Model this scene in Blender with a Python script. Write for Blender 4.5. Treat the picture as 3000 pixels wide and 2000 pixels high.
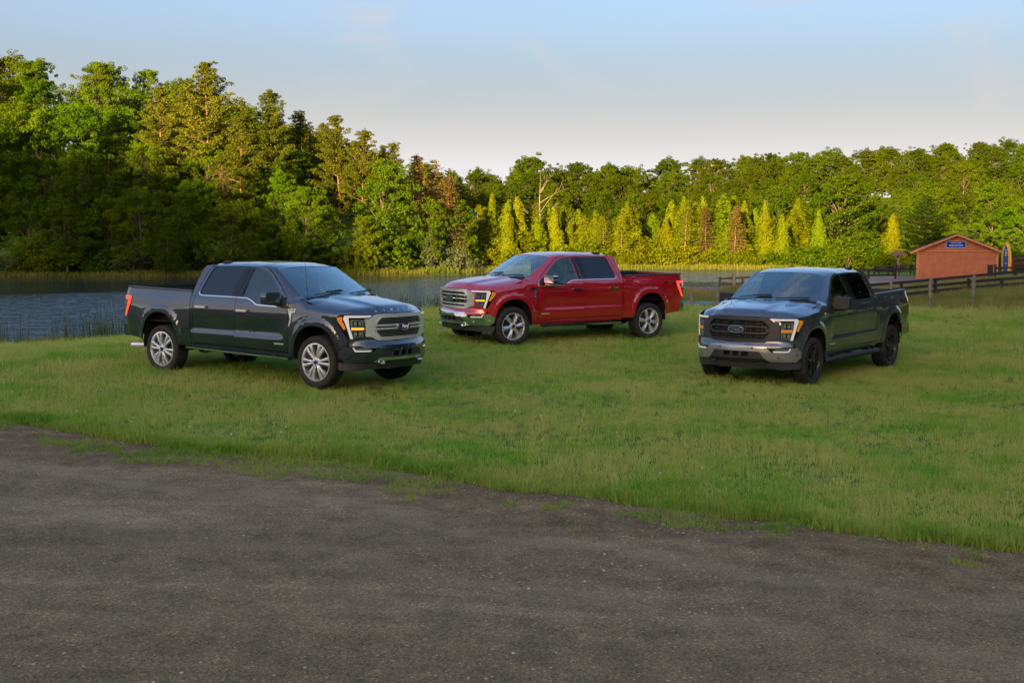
import bpy, bmesh, math, random
import numpy as np
from mathutils import Vector, Matrix
from mathutils.geometry import tessellate_polygon
for o in list(bpy.data.objects): bpy.data.objects.remove(o)
SC = bpy.context.scene
C = SC.collection
R = math.radians
rng = np.random.default_rng(7)
random.seed(7)

# ------------------------------------------------------------------ camera
CAMZ, FPX, PITCH = 2.55, 3712.8, 0.08807
cd = bpy.data.cameras.new('camera'); cam = bpy.data.objects.new('camera', cd); C.objects.link(cam)
cd.sensor_width = 36.0; cd.lens = FPX / 3000 * 36.0; cd.clip_start = 0.1; cd.clip_end = 4000
cam.location = (0, 0, CAMZ); cam.rotation_euler = (math.pi / 2 - PITCH, 0, 0)
SC.camera = cam
# ------------------------------------------------------------------ sky, sun, exposure
SUN_EL, SUN_AZ = R(8.0), R(21.0)          # light travels towards +Y, turned SUN_AZ towards +X
w = bpy.data.worlds.new('World'); SC.world = w; w.use_nodes = True
nt = w.node_tree; nt.nodes.clear()
wo = nt.nodes.new('ShaderNodeOutputWorld'); bg = nt.nodes.new('ShaderNodeBackground')
sky = nt.nodes.new('ShaderNodeTexSky'); sky.sky_type = 'NISHITA'; sky.sun_disc = False
sky.sun_elevation = SUN_EL; sky.sun_rotation = math.pi + SUN_AZ
sky.altitude = 250; sky.air_density = 1.0; sky.dust_density = 10.0; sky.ozone_density = 2.0
bg.inputs[1].default_value = 0.15
wb = nt.nodes.new('ShaderNodeMix'); wb.data_type = 'RGBA'; wb.blend_type = 'MULTIPLY'; wb.inputs[0].default_value = 1; wb.inputs[7].default_value = (1.06, .94, 1.06, 1)   # white balance
tg_ = nt.nodes.new('ShaderNodeGamma'); tg_.inputs[1].default_value = .7
hs_ = nt.nodes.new('ShaderNodeHueSaturation'); hs_.inputs['Saturation'].default_value = 1.42
nt.links.new(sky.outputs[0], tg_.inputs[0]); nt.links.new(tg_.outputs[0], hs_.inputs['Color']); nt.links.new(hs_.outputs[0], wb.inputs[6]); 
# pale haze low over the whole horizon
tc_ = nt.nodes.new('ShaderNodeTexCoord'); sp_ = nt.nodes.new('ShaderNodeSeparateXYZ'); nt.links.new(tc_.outputs['Generated'], sp_.inputs[0])
mr_ = nt.nodes.new('ShaderNodeMapRange'); mr_.interpolation_type = 'SMOOTHSTEP'; mr_.inputs[1].default_value = .005; mr_.inputs[2].default_value = .140; mr_.inputs[3].default_value = .95; mr_.inputs[4].default_value = 0.0
nt.links.new(sp_.outputs['Z'], mr_.inputs[0])
hz_ = nt.nodes.new('ShaderNodeMix'); hz_.data_type = 'RGBA'; hz_.inputs[7].default_value = (1.72, 1.66, 1.68, 1)
nt.links.new(mr_.outputs[0], hz_.inputs[0]); nt.links.new(wb.outputs[2], hz_.inputs[6])
# faint high wisps
mp_ = nt.nodes.new('ShaderNodeMapping'); mp_.inputs['Scale'].default_value = (1.0, 1.0, 3.2); nt.links.new(tc_.outputs['Generated'], mp_.inputs[0])
cn_ = nt.nodes.new('ShaderNodeTexNoise'); cn_.inputs['Scale'].default_value = 5.5; cn_.inputs['Detail'].default_value = 7.0; cn_.inputs['Distortion'].default_value = .8; nt.links.new(mp_.outputs[0], cn_.inputs['Vector'])
cm_ = nt.nodes.new('ShaderNodeMapRange'); cm_.interpolation_type = 'SMOOTHSTEP'; cm_.inputs[1].default_value = .52; cm_.inputs[2].default_value = .74; cm_.inputs[4].default_value = .55; nt.links.new(cn_.outputs['Fac'], cm_.inputs[0])
cl_ = nt.nodes.new('ShaderNodeMix'); cl_.data_type = 'RGBA'; cl_.inputs[7].default_value = (1.05, 1.0, 1.02, 1)
nt.links.new(cm_.outputs[0], cl_.inputs[0]); nt.links.new(hz_.outputs[2], cl_.inputs[6]); nt.links.new(cl_.outputs[2], bg.inputs[0]); nt.links.new(bg.outputs[0], wo.inputs[0])
sd = bpy.data.lights.new('sun', 'SUN'); sun = bpy.data.objects.new('sun', sd); C.objects.link(sun)
sd.energy = 5.0; sd.angle = R(0.55); sd.color = (1.0, 0.72, 0.30)
sun.rotation_euler = Vector((math.sin(SUN_AZ) * math.cos(SUN_EL), math.cos(SUN_AZ) * math.cos(SUN_EL), -math.sin(SUN_EL))).to_track_quat('-Z', 'Y').to_euler()
sun.location = (-40, -80, 60)
vs = SC.view_settings; SC.display_settings.display_device = 'sRGB'
vs.view_transform = 'Standard'; vs.look = 'None'; vs.gamma = 1; vs.use_curve_mapping = False
vs.exposure = 2.15
SC.cycles.max_bounces = 8; SC.cycles.transparent_max_bounces = 12; SC.cycles.diffuse_bounces = 3
SC.cycles.glossy_bounces = 4; SC.cycles.transmission_bounces = 4
SC.cycles.caustics_reflective = False; SC.cycles.caustics_refractive = False
SC.cycles.use_denoising = True

# ------------------------------------------------------------------ helpers
def tag(o, label=None, cat=None, group=None, kind=None):
    for k, v in (('label', label), ('category', cat), ('group', group), ('kind', kind)):
        if v: o[k] = v
    return o
def link(name, data, mat=None, parent=None):
    o = bpy.data.objects.new(name, data); C.objects.link(o)
    if mat is not None:
        if len(data.materials) == 0: data.materials.append(None)
        o.material_slots[0].link = 'OBJECT'; o.material_slots[0].material = mat
    if parent is not None: o.parent = parent
    return o
def thing(name, label, cat, loc=(0, 0, 0), rz=0, group=None):
    o = bpy.data.objects.new(name, None); C.objects.link(o); o.empty_display_size = 0.2
    o.location = loc; o.rotation_euler = (0, 0, rz)
    return tag(o, label, cat, group)
def mesh_np(name, V, F, smooth=False):
    """V (n,3); F (m,k) array of equal-size faces, or a list of lists"""
    me = bpy.data.meshes.new(name)
    V = np.asarray(V, dtype=np.float32)
    if isinstance(F, np.ndarray):
        m, k = F.shape
        me.vertices.add(len(V)); me.vertices.foreach_set('co', V.ravel())
        me.loops.add(m * k); me.loops.foreach_set('vertex_index', F.astype(np.int32).ravel())
        me.polygons.add(m); me.polygons.foreach_set('loop_start', np.arange(0, m * k, k, dtype=np.int32))
        me.update(calc_edges=True)
    else:
        me.from_pydata([tuple(map(float, v)) for v in V], [], F); me.update()
    if smooth: me.polygons.foreach_set('use_smooth', np.ones(len(me.polygons), dtype=bool))
    return me
class MB:
    """collects simple shapes into one mesh"""
    def __init__(s): s.V, s.F = [], []
    def add(s, V, F):
        n = len(s.V); s.V += [tuple(v) for v in V]; s.F += [[i + n for i in f] for f in F]; return s
    def box(s, c, d, rz=0.0, m=None, taper=1.0):
        x, y, z = d[0] / 2, d[1] / 2, d[2] / 2
        V = [Vector((sx * x * (taper if sz > 0 else 1), sy * y * (taper if sz > 0 else 1), sz * z)) for sz in (-1, 1) for sy in (-1, 1) for sx in (-1, 1)]
        M = m if m is not None else Matrix.Rotation(rz, 3, 'Z')
        V = [M @ v + Vector(c) for v in V]
        return s.add(V, [[0, 2, 3, 1], [4, 5, 7, 6], [0, 1, 5, 4], [2, 6, 7, 3], [0, 4, 6, 2], [1, 3, 7, 5]])
    def tube(s, P, rad, n=8, cap=True):
        P = [Vector(p) for p in P]; k = len(P); rad = rad if hasattr(rad, '__len__') else [rad] * k
        V = []; up = Vector((0, 0, 1))
        for i in range(k):
            t = (P[min(i + 1, k - 1)] - P[max(i - 1, 0)]).normalized()
            a = t.cross(up if abs(t.z) < 0.95 else Vector((1, 0, 0))).normalized(); b = t.cross(a)
            V += [P[i] + (a * math.cos(q) + b * math.sin(q)) * rad[i] for q in (2 * math.pi * j / n for j in range(n))]
        F = [[i * n + j, i * n + (j + 1) % n, (i + 1) * n + (j + 1) % n, (i + 1) * n + j] for i in range(k - 1) for j in range(n)]
        if cap: F += [list(range(n))[::-1], list(range((k - 1) * n, k * n))]
        return s.add(V, F)
    def beam(s, a, b, w_, h_):
        a, b = Vector(a), Vector(b); t = (b - a).normalized(); sd_ = t.cross(Vector((0, 0, 1)))
        sd_ = sd_.normalized() if sd_.length > 1e-4 else Vector((1, 0, 0)); up = sd_.cross(t)
        V = [p + sd_ * (i * w_ / 2) + up * (j * h_ / 2) for p in (a, b) for j in (-1, 1) for i in (-1, 1)]
        return s.add(V, [[0, 1, 3, 2], [4, 6, 7, 5], [0, 4, 5, 1], [2, 3, 7, 6], [0, 2, 6, 4], [1, 5, 7, 3]])
    def lathe(s, prof, n=32, axis='Y', c=(0, 0, 0)):
        """prof list of (radius, along)"""
        V = []
        for r, a in prof:
            for j in range(n):
                q = 2 * math.pi * j / n
                p = (r * math.cos(q), a, r * math.sin(q)) if axis == 'Y' else (r * math.cos(q), r * math.sin(q), a)
                V.append((p[0] + c[0], p[1] + c[1], p[2] + c[2]))
        k = len(prof)
        F = [[i * n + j, i * n + (j + 1) % n, (i + 1) * n + (j + 1) % n, (i + 1) * n + j] for i in range(k - 1) for j in range(n)]
        return s.add(V, F)
    def prism(s, poly, f0, f1):
        n = len(poly); V = [f0(*p) for p in poly] + [f1(*p) for p in poly]
        tris = tessellate_polygon([[Vector((p[0], p[1], 0)) for p in poly]])
        F = [list(t) for t in tris] + [[i + n for i in t][::-1] for t in tris] + [[i, (i + 1) % n, (i + 1) % n + n, i + n] for i in range(n)]
        return s.add(V, F)
    def mesh(s, name, smooth=False, sharp=None):
        me = bpy.data.meshes.new(name); me.from_pydata([tuple(v) for v in s.V], [], s.F); me.update()
        bm = bmesh.new(); bm.from_mesh(me); bmesh.ops.recalc_face_normals(bm, faces=bm.faces); bm.to_mesh(me); bm.free()
        if smooth:
            me.polygons.foreach_set('use_smooth', np.ones(len(me.polygons), dtype=bool))
            if sharp: me.set_sharp_from_angle(angle=R(sharp))
        return me
    def obj(s, name, mat, parent=None, smooth=False, sharp=None):
        return link(name, s.mesh(name, smooth, sharp), mat, parent)

# ------------------------------------------------------------------ materials
def newmat(name):
    m = bpy.data.materials.new(name); m.use_nodes = True; n = m.node_tree; n.nodes.clear()
    o = n.nodes.new('ShaderNodeOutputMaterial'); return m, n, o
def N(n, t, **kw):
    x = n.nodes.new(t)
    for k, v in kw.items():
        if k.startswith('i_'):
            k = k[2:]; x.inputs[int(k) if k.isdigit() else k.replace('_', ' ')].default_value = v
        else: setattr(x, k, v)
    return x
def pbsdf(n, o, color=(.5, .5, .5), rough=.5, metal=0, spec=.5, coat=0, ccr=.03, emis=None, es=0):
    b = N(n, 'ShaderNodeBsdfPrincipled'); b.inputs['Base Color'].default_value = (*color, 1)
    b.inputs['Roughness'].default_value = rough; b.inputs['Metallic'].default_value = metal
    b.inputs['Specular IOR Level'].default_value = spec; b.inputs['Coat Weight'].default_value = coat; b.inputs['Coat Roughness'].default_value = ccr
    if emis: b.inputs['Emission Color'].default_value = (*emis, 1); b.inputs['Emission Strength'].default_value = es
    n.links.new(b.outputs[0], o.inputs[0]); return b
def simple(name, color, rough=.5, metal=0, var=0.0, scale=8, bump=0.0, **kw):
    m, n, o = newmat(name); b = pbsdf(n, o, color, rough, metal, **kw)
    if var or bump:
        tc = N(n, 'ShaderNodeTexCoord'); t = N(n, 'ShaderNodeTexNoise', i_Scale=scale, i_Detail=5.0)
        n.links.new(tc.outputs['Object'], t.inputs['Vector'])
        if var:
            mx = N(n, 'ShaderNodeMix', data_type='RGBA', blend_type='MULTIPLY'); mx.inputs[0].default_value = 1
            mx.inputs[6].default_value = (*color, 1)
            cr = N(n, 'ShaderNodeMapRange'); cr.inputs[1].default_value = .3; cr.inputs[2].default_value = .7
            cr.inputs[3].default_value = 1 - var; cr.inputs[4].default_value = 1 + var
            n.links.new(t.outputs['Fac'], cr.inputs[0]); n.links.new(cr.outputs[0], mx.inputs[7]); n.links.new(mx.outputs[2], b.inputs['Base Color'])
        if bump:
            bp = N(n, 'ShaderNodeBump', i_Strength=bump, i_Distance=.02); n.links.new(t.outputs['Fac'], bp.inputs['Height']); n.links.new(bp.outputs[0], b.inputs['Normal'])
    return m
def ramp(n, fac, stops):
    r = N(n, 'ShaderNodeValToRGB'); e = r.color_ramp.elements
    while len(e) < len(stops): e.new(.5)
    for q, (p, c) in zip(e, stops): q.position = p; q.color = (*c, 1)
    n.links.new(fac, r.inputs[0]); return r
def leafmat(name, c1, c2, hue=.03, trans=.35, nscale=.35):
    """leaf: diffuse + translucent, tint varies over the crown and from tree to tree"""
    m, n, o = newmat(name)
    g = N(n, 'ShaderNodeNewGeometry'); t = N(n, 'ShaderNodeTexNoise', i_Scale=nscale, i_Detail=4.0)
    n.links.new(g.outputs['Position'], t.inputs['Vector'])
    mr = N(n, 'ShaderNodeMapRange'); mr.inputs[1].default_value = .3; mr.inputs[2].default_value = .7; n.links.new(t.outputs['Fac'], mr.inputs[0])
    ad = N(n, 'ShaderNodeMath', operation='MULTIPLY_ADD'); ad.inputs[1].default_value = .35; n.links.new(g.outputs['Random Per Island'], ad.inputs[0])
    sb = N(n, 'ShaderNodeMath', operation='MULTIPLY'); sb.inputs[1].default_value = .65; n.links.new(mr.outputs[0], sb.inputs[0]); n.links.new(sb.outputs[0], ad.inputs[2])
    mx = N(n, 'ShaderNodeMix', data_type='RGBA'); mx.inputs[6].default_value = (*c1, 1); mx.inputs[7].default_value = (*c2, 1); n.links.new(ad.outputs[0], mx.inputs[0])
    oi = N(n, 'ShaderNodeObjectInfo'); hs = N(n, 'ShaderNodeHueSaturation')
    h = N(n, 'ShaderNodeMapRange'); h.inputs[3].default_value = .5 - hue; h.inputs[4].default_value = .5 + hue; n.links.new(oi.outputs['Random'], h.inputs[0]); n.links.new(h.outputs[0], hs.inputs['Hue'])
    mu = N(n, 'ShaderNodeMath', operation='MULTIPLY'); mu.inputs[1].default_value = 7.31; fr = N(n, 'ShaderNodeMath', operation='FRACT'); n.links.new(oi.outputs['Random'], mu.inputs[0]); n.links.new(mu.outputs[0], fr.inputs[0])
    v = N(n, 'ShaderNodeMapRange'); v.inputs[3].default_value = .78; v.inputs[4].default_value = 1.22; n.links.new(fr.outputs[0], v.inputs[0]); n.links.new(v.outputs[0], hs.inputs['Value'])
    n.links.new(mx.outputs[2], hs.inputs['Color'])
    d = N(n, 'ShaderNodeBsdfDiffuse'); tr = N(n, 'ShaderNodeBsdfTranslucent'); ms = N(n, 'ShaderNodeMixShader'); ms.inputs[0].default_value = trans
    n.links.new(hs.outputs[0], d.inputs[0]); n.links.new(hs.outputs[0], tr.inputs[0]); n.links.new(d.outputs[0], ms.inputs[1]); n.links.new(tr.outputs[0], ms.inputs[2]); n.links.new(ms.outputs[0], o.inputs[0])
    return m
# ------------------------------------------------------------------ terrain
def ray(px, py):
    a = PITCH + math.atan((py - 1000) / FPX); return math.tan(a)        # drop per metre of depth
def at(px, py, d):
    return Vector(((px - 1500) / FPX * d * (math.cos(PITCH) + 0.0), d, CAMZ - ray(px, py) * d))
def wx(px, d): return (px - 1500) / FPX * d
LAKE_Z = -1.7
LAKE = np.array([(-60, 42), (-34, 43.5), (-19, 47), (-14.9, 48.5), (-9, 58), (-4.2, 66.5), (2, 69.5), (9.9, 68.5), (12.0, 71.5), (13.2, 74.5), (9.5, 76.5), (9.0, 83), (12.5, 87.5), (15.5, 91),
                 (21, 97), (26, 107), (29, 119), (28, 133), (18.5, 137), (5.4, 134), (-6.8, 126.5), (-11.6, 123), (-17, 119.5), (-30, 115.5), (-45.6, 113.5), (-70, 108), (-95, 88), (-85, 55)], float)
def lake_sd(x, y):
    """signed distance to the waterline, positive on land"""
    x = np.asarray(x, float); y = np.asarray(y, float)
    best = np.full(x.shape, 1e9); ins = np.zeros(x.shape, bool)
    n = len(LAKE)
    for i in range(n):
        ax, ay = LAKE[i]; bx, by = LAKE[(i + 1) % n]
        dx, dy = bx - ax, by - ay
        t = np.clip(((x - ax) * dx + (y - ay) * dy) / (dx * dx + dy * dy), 0, 1)
        best = np.minimum(best, np.hypot(x - ax - t * dx, y - ay - t * dy))
        c = ((ay > y) != (by > y)) & (x < (bx - ax) * (y - ay) / (by - ay + 1e-12) + ax)
        ins ^= c
    return np.where(ins, -best, best)
def sm(t): t = np.clip(t, 0, 1); return t * t * (3 - 2 * t)
def vnoise(x, y, s, seed=0):
    """cheap smooth value noise, -1..1"""
    x = np.asarray(x, float) / s; y = np.asarray(y, float) / s
    xi, yi = np.floor(x), np.floor(y); fx, fy = sm(x - xi), sm(y - yi)
    def h(a, b):
        v = np.sin(a * 127.1 + b * 311.7 + seed * 74.7) * 43758.5453; return (v - np.floor(v)) * 2 - 1
    return (h(xi, yi) * (1 - fx) + h(xi + 1, yi) * fx) * (1 - fy) + (h(xi, yi + 1) * (1 - fx) + h(xi + 1, yi + 1) * fx) * fy
def T(x, y):
    x = np.asarray(x, float); y = np.asarray(y, float)
    xc = np.clip(x, -16, 18)
    plane = lambda q: -.575 - .02206 * xc + .024 * np.clip(q, -30, 60)
    yc = np.interp(x, [-40, -12, -9, -6, -2, 8, 15, 30], [19, 20.5, 23, 27, 33, 36, 38, 39])
    sdv = lake_sd(x, y)
    near = plane(np.minimum(y, yc))
    land = -1.63 + .75 * sm((x - 25) / 7) * sm((97 - y) / 12)
    ys = np.interp(x, [-40, -19, -14.9, -4.2, 10, 30, 60], [42, 46, 47.5, 65.5, 68, 71, 72])
    t = (y - yc) / (ys - yc)
    z = np.where(y > yc, near + (land - near) * sm(t) ** .9, near)
    # far banks and wooded hills
    far = np.where(y > 84, 1.0, 0.0)
    inl = np.maximum(sdv, 0)
    riseL = np.interp(x, [-60, -35, -18, -6, 10], [13, 11, 7.5, 3.0, 0])
    zl = riseL * sm((inl - 2) / 48)
    riseR = np.interp(x, [-20, 0, 30, 60, 100], [2.0, 4.0, 6.0, 9.5, 12.0])
    zr = riseR * sm((y - 150) / 90)
    z = z + far * (zl + zr)
    lf = (x < -14) & (y > 60)
    z = np.where(lf, -1.5 + zl + zr, z)
    # banks and lake bed
    z = np.where(sdv < 6, np.minimum(z, LAKE_Z + .05 + np.maximum(sdv, 0) * .16 + np.where(y < 75, np.maximum(sdv, 0) * .04, 0)), z)
    z = np.where(sdv < 0, LAKE_Z + np.maximum(sdv * .35, -1.6), z)
    hb = np.interp(x, [-400, -220, -180, -172, -166, -159, -149, -135, -120, -110, -106, -102, 0, 200], [74, 76, 66, 63.5, 60.5, 56.5, 53.4, 54.5, 55.5, 56, 56.6, 60, 63, 65])
    z = z + (hb - 10.5) * sm((-y - 50) / 200) ** 1.15 * np.where(y < -50, 1, 0)
    z = z + .03 * vnoise(x, y, 2.3, 1) * sm((y - 14) / 4) + .05 * vnoise(x, y, 7.0, 2) * sm((y - 16) / 4)
    return z
def Tz(x, y): return float(T(np.array([x]), np.array([y]))[0])
def edge_y(x):
    x = np.asarray(x, float)
    return 13.75 - .445 * x + .0015 * x * x + .18 * vnoise(x, x * 0, 1.7, 5) + .12 * vnoise(x, x * 0, .45, 6)
def axis(a, b, lo, hi, fine, grow):
    v = [lo]
    while v[-1] < hi: v.append(v[-1] + fine)
    s = fine
    while v[-1] < b: s *= grow; v.append(v[-1] + s)
    u = [lo]; s = fine
    while u[-1] > a: s *= grow; u.append(u[-1] - s)
    return np.array(u[::-1] + v[1:])
def gridmesh(name, X, Y, Z):
    ny, nx = X.shape; i = np.arange(ny * nx).reshape(ny, nx)
    F = np.stack([i[:-1, :-1], i[:-1, 1:], i[1:, 1:], i[1:, :-1]], -1).reshape(-1, 4)
    return mesh_np(name, np.stack([X, Y, Z], -1).reshape(-1, 3), F, True)
gx = axis(-900, 900, -30, 42, .45, 1.09); gy = axis(-700, 1500, 4, 95, .45, 1.07)
GX, GY = np.meshgrid(gx, gy)

def ground_mat():
    m, n, o = newmat('ground'); b = pbsdf(n, o, rough=.95, spec=.1)
    g = N(n, 'ShaderNodeNewGeometry')
    t1 = N(n, 'ShaderNodeTexNoise', i_Scale=.9, i_Detail=6.0); t2 = N(n, 'ShaderNodeTexNoise', i_Scale=22.0, i_Detail=4.0)
    for t in (t1, t2): n.links.new(g.outputs['Position'], t.inputs['Vector'])
    r1 = ramp(n, t1.outputs['Fac'], [(.3, (.068, .155, .016)), (.5, (.110, .185, .026)), (.7, (.180, .195, .055))])
    r2 = ramp(n, t2.outputs['Fac'], [(.3, (.75, .75, .75)), (.7, (1.2, 1.2, 1.1))])
    mx = N(n, 'ShaderNodeMix', data_type='RGBA', blend_type='MULTIPLY'); mx.inputs[0].default_value = 1
    n.links.new(r1.outputs[0], mx.inputs[6]); n.links.new(r2.outputs[0], mx.inputs[7]); n.links.new(mx.outputs[2], b.inputs['Base Color'])
    bp = N(n, 'ShaderNodeBump', i_Strength=.6, i_Distance=.04); n.links.new(t2.outputs['Fac'], bp.inputs['Height']); n.links.new(bp.outputs[0], b.inputs['Normal'])
    return m
ground = link('ground', gridmesh('ground', GX, GY, T(GX, GY)), ground_mat()); tag(ground, 'grassy ground sloping from the lawn down to the lake and hills', 'ground', kind='structure')

# dirt road: a sheet 4 mm above the ground, its grass edge uneven
def road_mat():
    m, n, o = newmat('dirt_road'); b = pbsdf(n, o, rough=.95, spec=.15)
    g = N(n, 'ShaderNodeNewGeometry')
    mp = N(n, 'ShaderNodeMapping'); mp.inputs['Rotation'].default_value = (0, 0, R(24)); mp.inputs['Scale'].default_value = (.11, .9, 1); n.links.new(g.outputs['Position'], mp.inputs[0])
    big = N(n, 'ShaderNodeTexNoise', i_Scale=1.1, i_Detail=6.0, i_Roughness=.6, i_Distortion=.6); n.links.new(mp.outputs[0], big.inputs['Vector'])
    mid = N(n, 'ShaderNodeTexNoise', i_Scale=3.2, i_Detail=5.0); n.links.new(g.outputs['Position'], mid.inputs['Vector'])
    fin = N(n, 'ShaderNodeTexNoise', i_Scale=48.0, i_Detail=5.0, i_Roughness=.8); n.links.new(g.outputs['Position'], fin.inputs['Vector'])
    vor = N(n, 'ShaderNodeTexVoronoi', i_Scale=60.0); n.links.new(g.outputs['Position'], vor.inputs['Vector'])
    c1 = ramp(n, big.outputs['Fac'], [(.30, (.215, .170, .093)), (.50, (.252, .200, .110)), (.60, (.29, .232, .130)), (.70, (.35, .286, .165))])
    c2 = ramp(n, mid.outputs['Fac'], [(.3, (.75, .74, .74)), (.7, (1.2, 1.18, 1.14))])
    c3 = ramp(n, fin.outputs['Fac'], [(.30, (.36, .36, .37)), (.5, (.97, .97, .97)), (.70, (1.7, 1.67, 1.62))])
    c4 = ramp(n, vor.outputs['Color'], [(0, (.50, .50, .54)), (.6, (1, 1, 1)), (.85, (1.25, 1.2, 1.1)), (1, (2.6, 2.5, 2.4))])
    prev = c1.outputs[0]
    for c in (c2, c3, c4):
        mx = N(n, 'ShaderNodeMix', data_type='RGBA', blend_type='MULTIPLY'); mx.inputs[0].default_value = .9
        n.links.new(prev, mx.inputs[6]); n.links.new(c.outputs[0], mx.inputs[7]); prev = mx.outputs[2]
    at_ = N(n, 'ShaderNodeAttribute', attribute_name='edge')
    er = N(n, 'ShaderNodeMapRange', interpolation_type='SMOOTHSTEP'); er.inputs[1].default_value = 2.3; er.inputs[2].default_value = .2; er.inputs[3].default_value = 0; er.inputs[4].default_value = .75
    en = N(n, 'ShaderNodeMath', operation='MULTIPLY_ADD'); en.inputs[1].default_value = 2.6; en.inputs[2].default_value = -1.3; n.links.new(mid.outputs['Fac'], en.inputs[0])
    ea = N(n, 'ShaderNodeMath', operation='ADD'); n.links.new(en.outputs[0], ea.inputs[0]); n.links.new(at_.outputs['Fac'], ea.inputs[1]); n.links.new(ea.outputs[0], er.inputs[0])
    mx = N(n, 'ShaderNodeMix', data_type='RGBA', blend_type='MULTIPLY'); mx.inputs[7].default_value = (.74, .63, .54, 1); n.links.new(er.outputs[0], mx.inputs[0]); n.links.new(prev, mx.inputs[6]); prev = mx.outputs[2]
    # dusty wheel tracks running along the road
    for d0, wd, amt in ((2.15, .28, .32), (3.7, .35, .18)):
        q1 = N(n, 'ShaderNodeMath', operation='MULTIPLY_ADD'); q1.inputs[1].default_value = 1.6; q1.inputs[2].default_value = -.8 - d0; n.links.new(big.outputs['Fac'], q1.inputs[0])
        q2 = N(n, 'ShaderNodeMath', operation='ADD'); n.links.new(q1.outputs[0], q2.inputs[0]); n.links.new(at_.outputs['Fac'], q2.inputs[1])
        q3 = N(n, 'ShaderNodeMath', operation='ABSOLUTE'); n.links.new(q2.outputs[0], q3.inputs[0])
        q4 = N(n, 'ShaderNodeMapRange', interpolation_type='SMOOTHSTEP'); q4.inputs[1].default_value = wd; q4.inputs[2].default_value = 0; q4.inputs[4].default_value = amt; n.links.new(q3.outputs[0], q4.inputs[0])
        q5 = N(n, 'ShaderNodeMix', data_type='RGBA'); q5.inputs[7].default_value = (.36, .29, .18, 1); n.links.new(q4.outputs[0], q5.inputs[0]); n.links.new(prev, q5.inputs[6]); prev = q5.outputs[2]
    n.links.new(prev, b.inputs['Base Color'])
    ad = N(n, 'ShaderNodeMath', operation='MULTIPLY_ADD'); ad.inputs[1].default_value = .6; n.links.new(vor.outputs['Distance'], ad.inputs[0]); n.links.new(fin.outputs['Fac'], ad.inputs[2])
    bp = N(n, 'ShaderNodeBump', i_Strength=.85, i_Distance=.025); n.links.new(ad.outputs[0], bp.inputs['Height']); n.links.new(bp.outputs[0], b.inputs['Normal'])
    return m
rxs = np.concatenate([np.arange(-60, -10, .5), np.arange(-10, 12, .12), np.arange(12, 60, .5)])
tt = np.concatenate([np.linspace(0, .12, 10), np.linspace(.16, 1, 26)])
RX = np.repeat(rxs[None], len(tt), 0); RY = edge_y(rxs)[None] + (-9.5 - .0 * rxs[None] - edge_y(rxs)[None]) * tt[:, None] 
RZ = T(RX, RY) + .004 + .02 * sm(tt[:, None] / .12) * vnoise(RX, RY, 1.3, 3) + np.where(tt[:, None] < .001, -.01, .024)
rme = gridmesh('dirt_road', RX, RY, RZ); a_ = rme.attributes.new('edge', 'FLOAT', 'POINT'); a_.data.foreach_set('value', (edge_y(RX) - RY).astype(np.float32).ravel())
road = link('dirt_road', rme, road_mat()); tag(road, 'dark gravelly dirt road across the foreground', 'road', kind='structure')

# lake
def water_mat():
    m, n, o = newmat('lake_water'); b = pbsdf(n, o, (.016, .030, .036), .10, spec=.5); b.inputs['IOR'].default_value = 2.0
    g = N(n, 'ShaderNodeNewGeometry'); mp = N(n, 'ShaderNodeMapping'); mp.inputs['Scale'].default_value = (.8, 1.6, 1); n.links.new(g.outputs['Position'], mp.inputs[0])
    t = N(n, 'ShaderNodeTexNoise', i_Scale=.95, i_Detail=3.0, i_Roughness=.55, i_Distortion=.4); n.links.new(mp.outputs[0], t.inputs['Vector'])
    # wind ruffles the open water, the lee of the wooded shore stays calmer
    sx = N(n, 'ShaderNodeSeparateXYZ'); n.links.new(g.outputs['Position'], sx.inputs[0])
    mr = N(n, 'ShaderNodeMapRange', interpolation_type='SMOOTHSTEP'); mr.inputs[1].default_value = 132; mr.inputs[2].default_value = 98; mr.inputs[3].default_value = .05; mr.inputs[4].default_value = 1.0
    pn = N(n, 'ShaderNodeTexNoise', i_Scale=.11, i_Detail=3.0); n.links.new(mp.outputs[0], pn.inputs['Vector'])
    ma = N(n, 'ShaderNodeMath', operation='MULTIPLY_ADD'); ma.inputs[1].default_value = 30.0; n.links.new(pn.outputs['Fac'], ma.inputs[0]); xm = N(n, 'ShaderNodeMath', operation='MULTIPLY_ADD'); xm.inputs[1].default_value = -1.2; n.links.new(sx.outputs['X'], xm.inputs[0]); n.links.new(sx.outputs['Y'], xm.inputs[2]); n.links.new(xm.outputs[0], ma.inputs[2])
    sb = N(n, 'ShaderNodeMath', operation='SUBTRACT'); sb.inputs[1].default_value = 15.0; n.links.new(ma.outputs[0], sb.inputs[0]); n.links.new(sb.outputs[0], mr.inputs[0])
    bp = N(n, 'ShaderNodeBump', i_Distance=.48); n.links.new(mr.outputs[0], bp.inputs['Strength']); n.links.new(t.outputs['Fac'], bp.inputs['Height']); n.links.new(bp.outputs[0], b.inputs['Normal'])
    return m
lx = np.linspace(-120, 34, 40); ly = np.linspace(38, 142, 30); LX, LY = np.meshgrid(lx, ly)
lake = link('lake', gridmesh('lake', LX, LY, LX * 0 + LAKE_Z), water_mat()); tag(lake, 'small rippled lake behind the pickups', 'lake', kind='structure')

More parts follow.
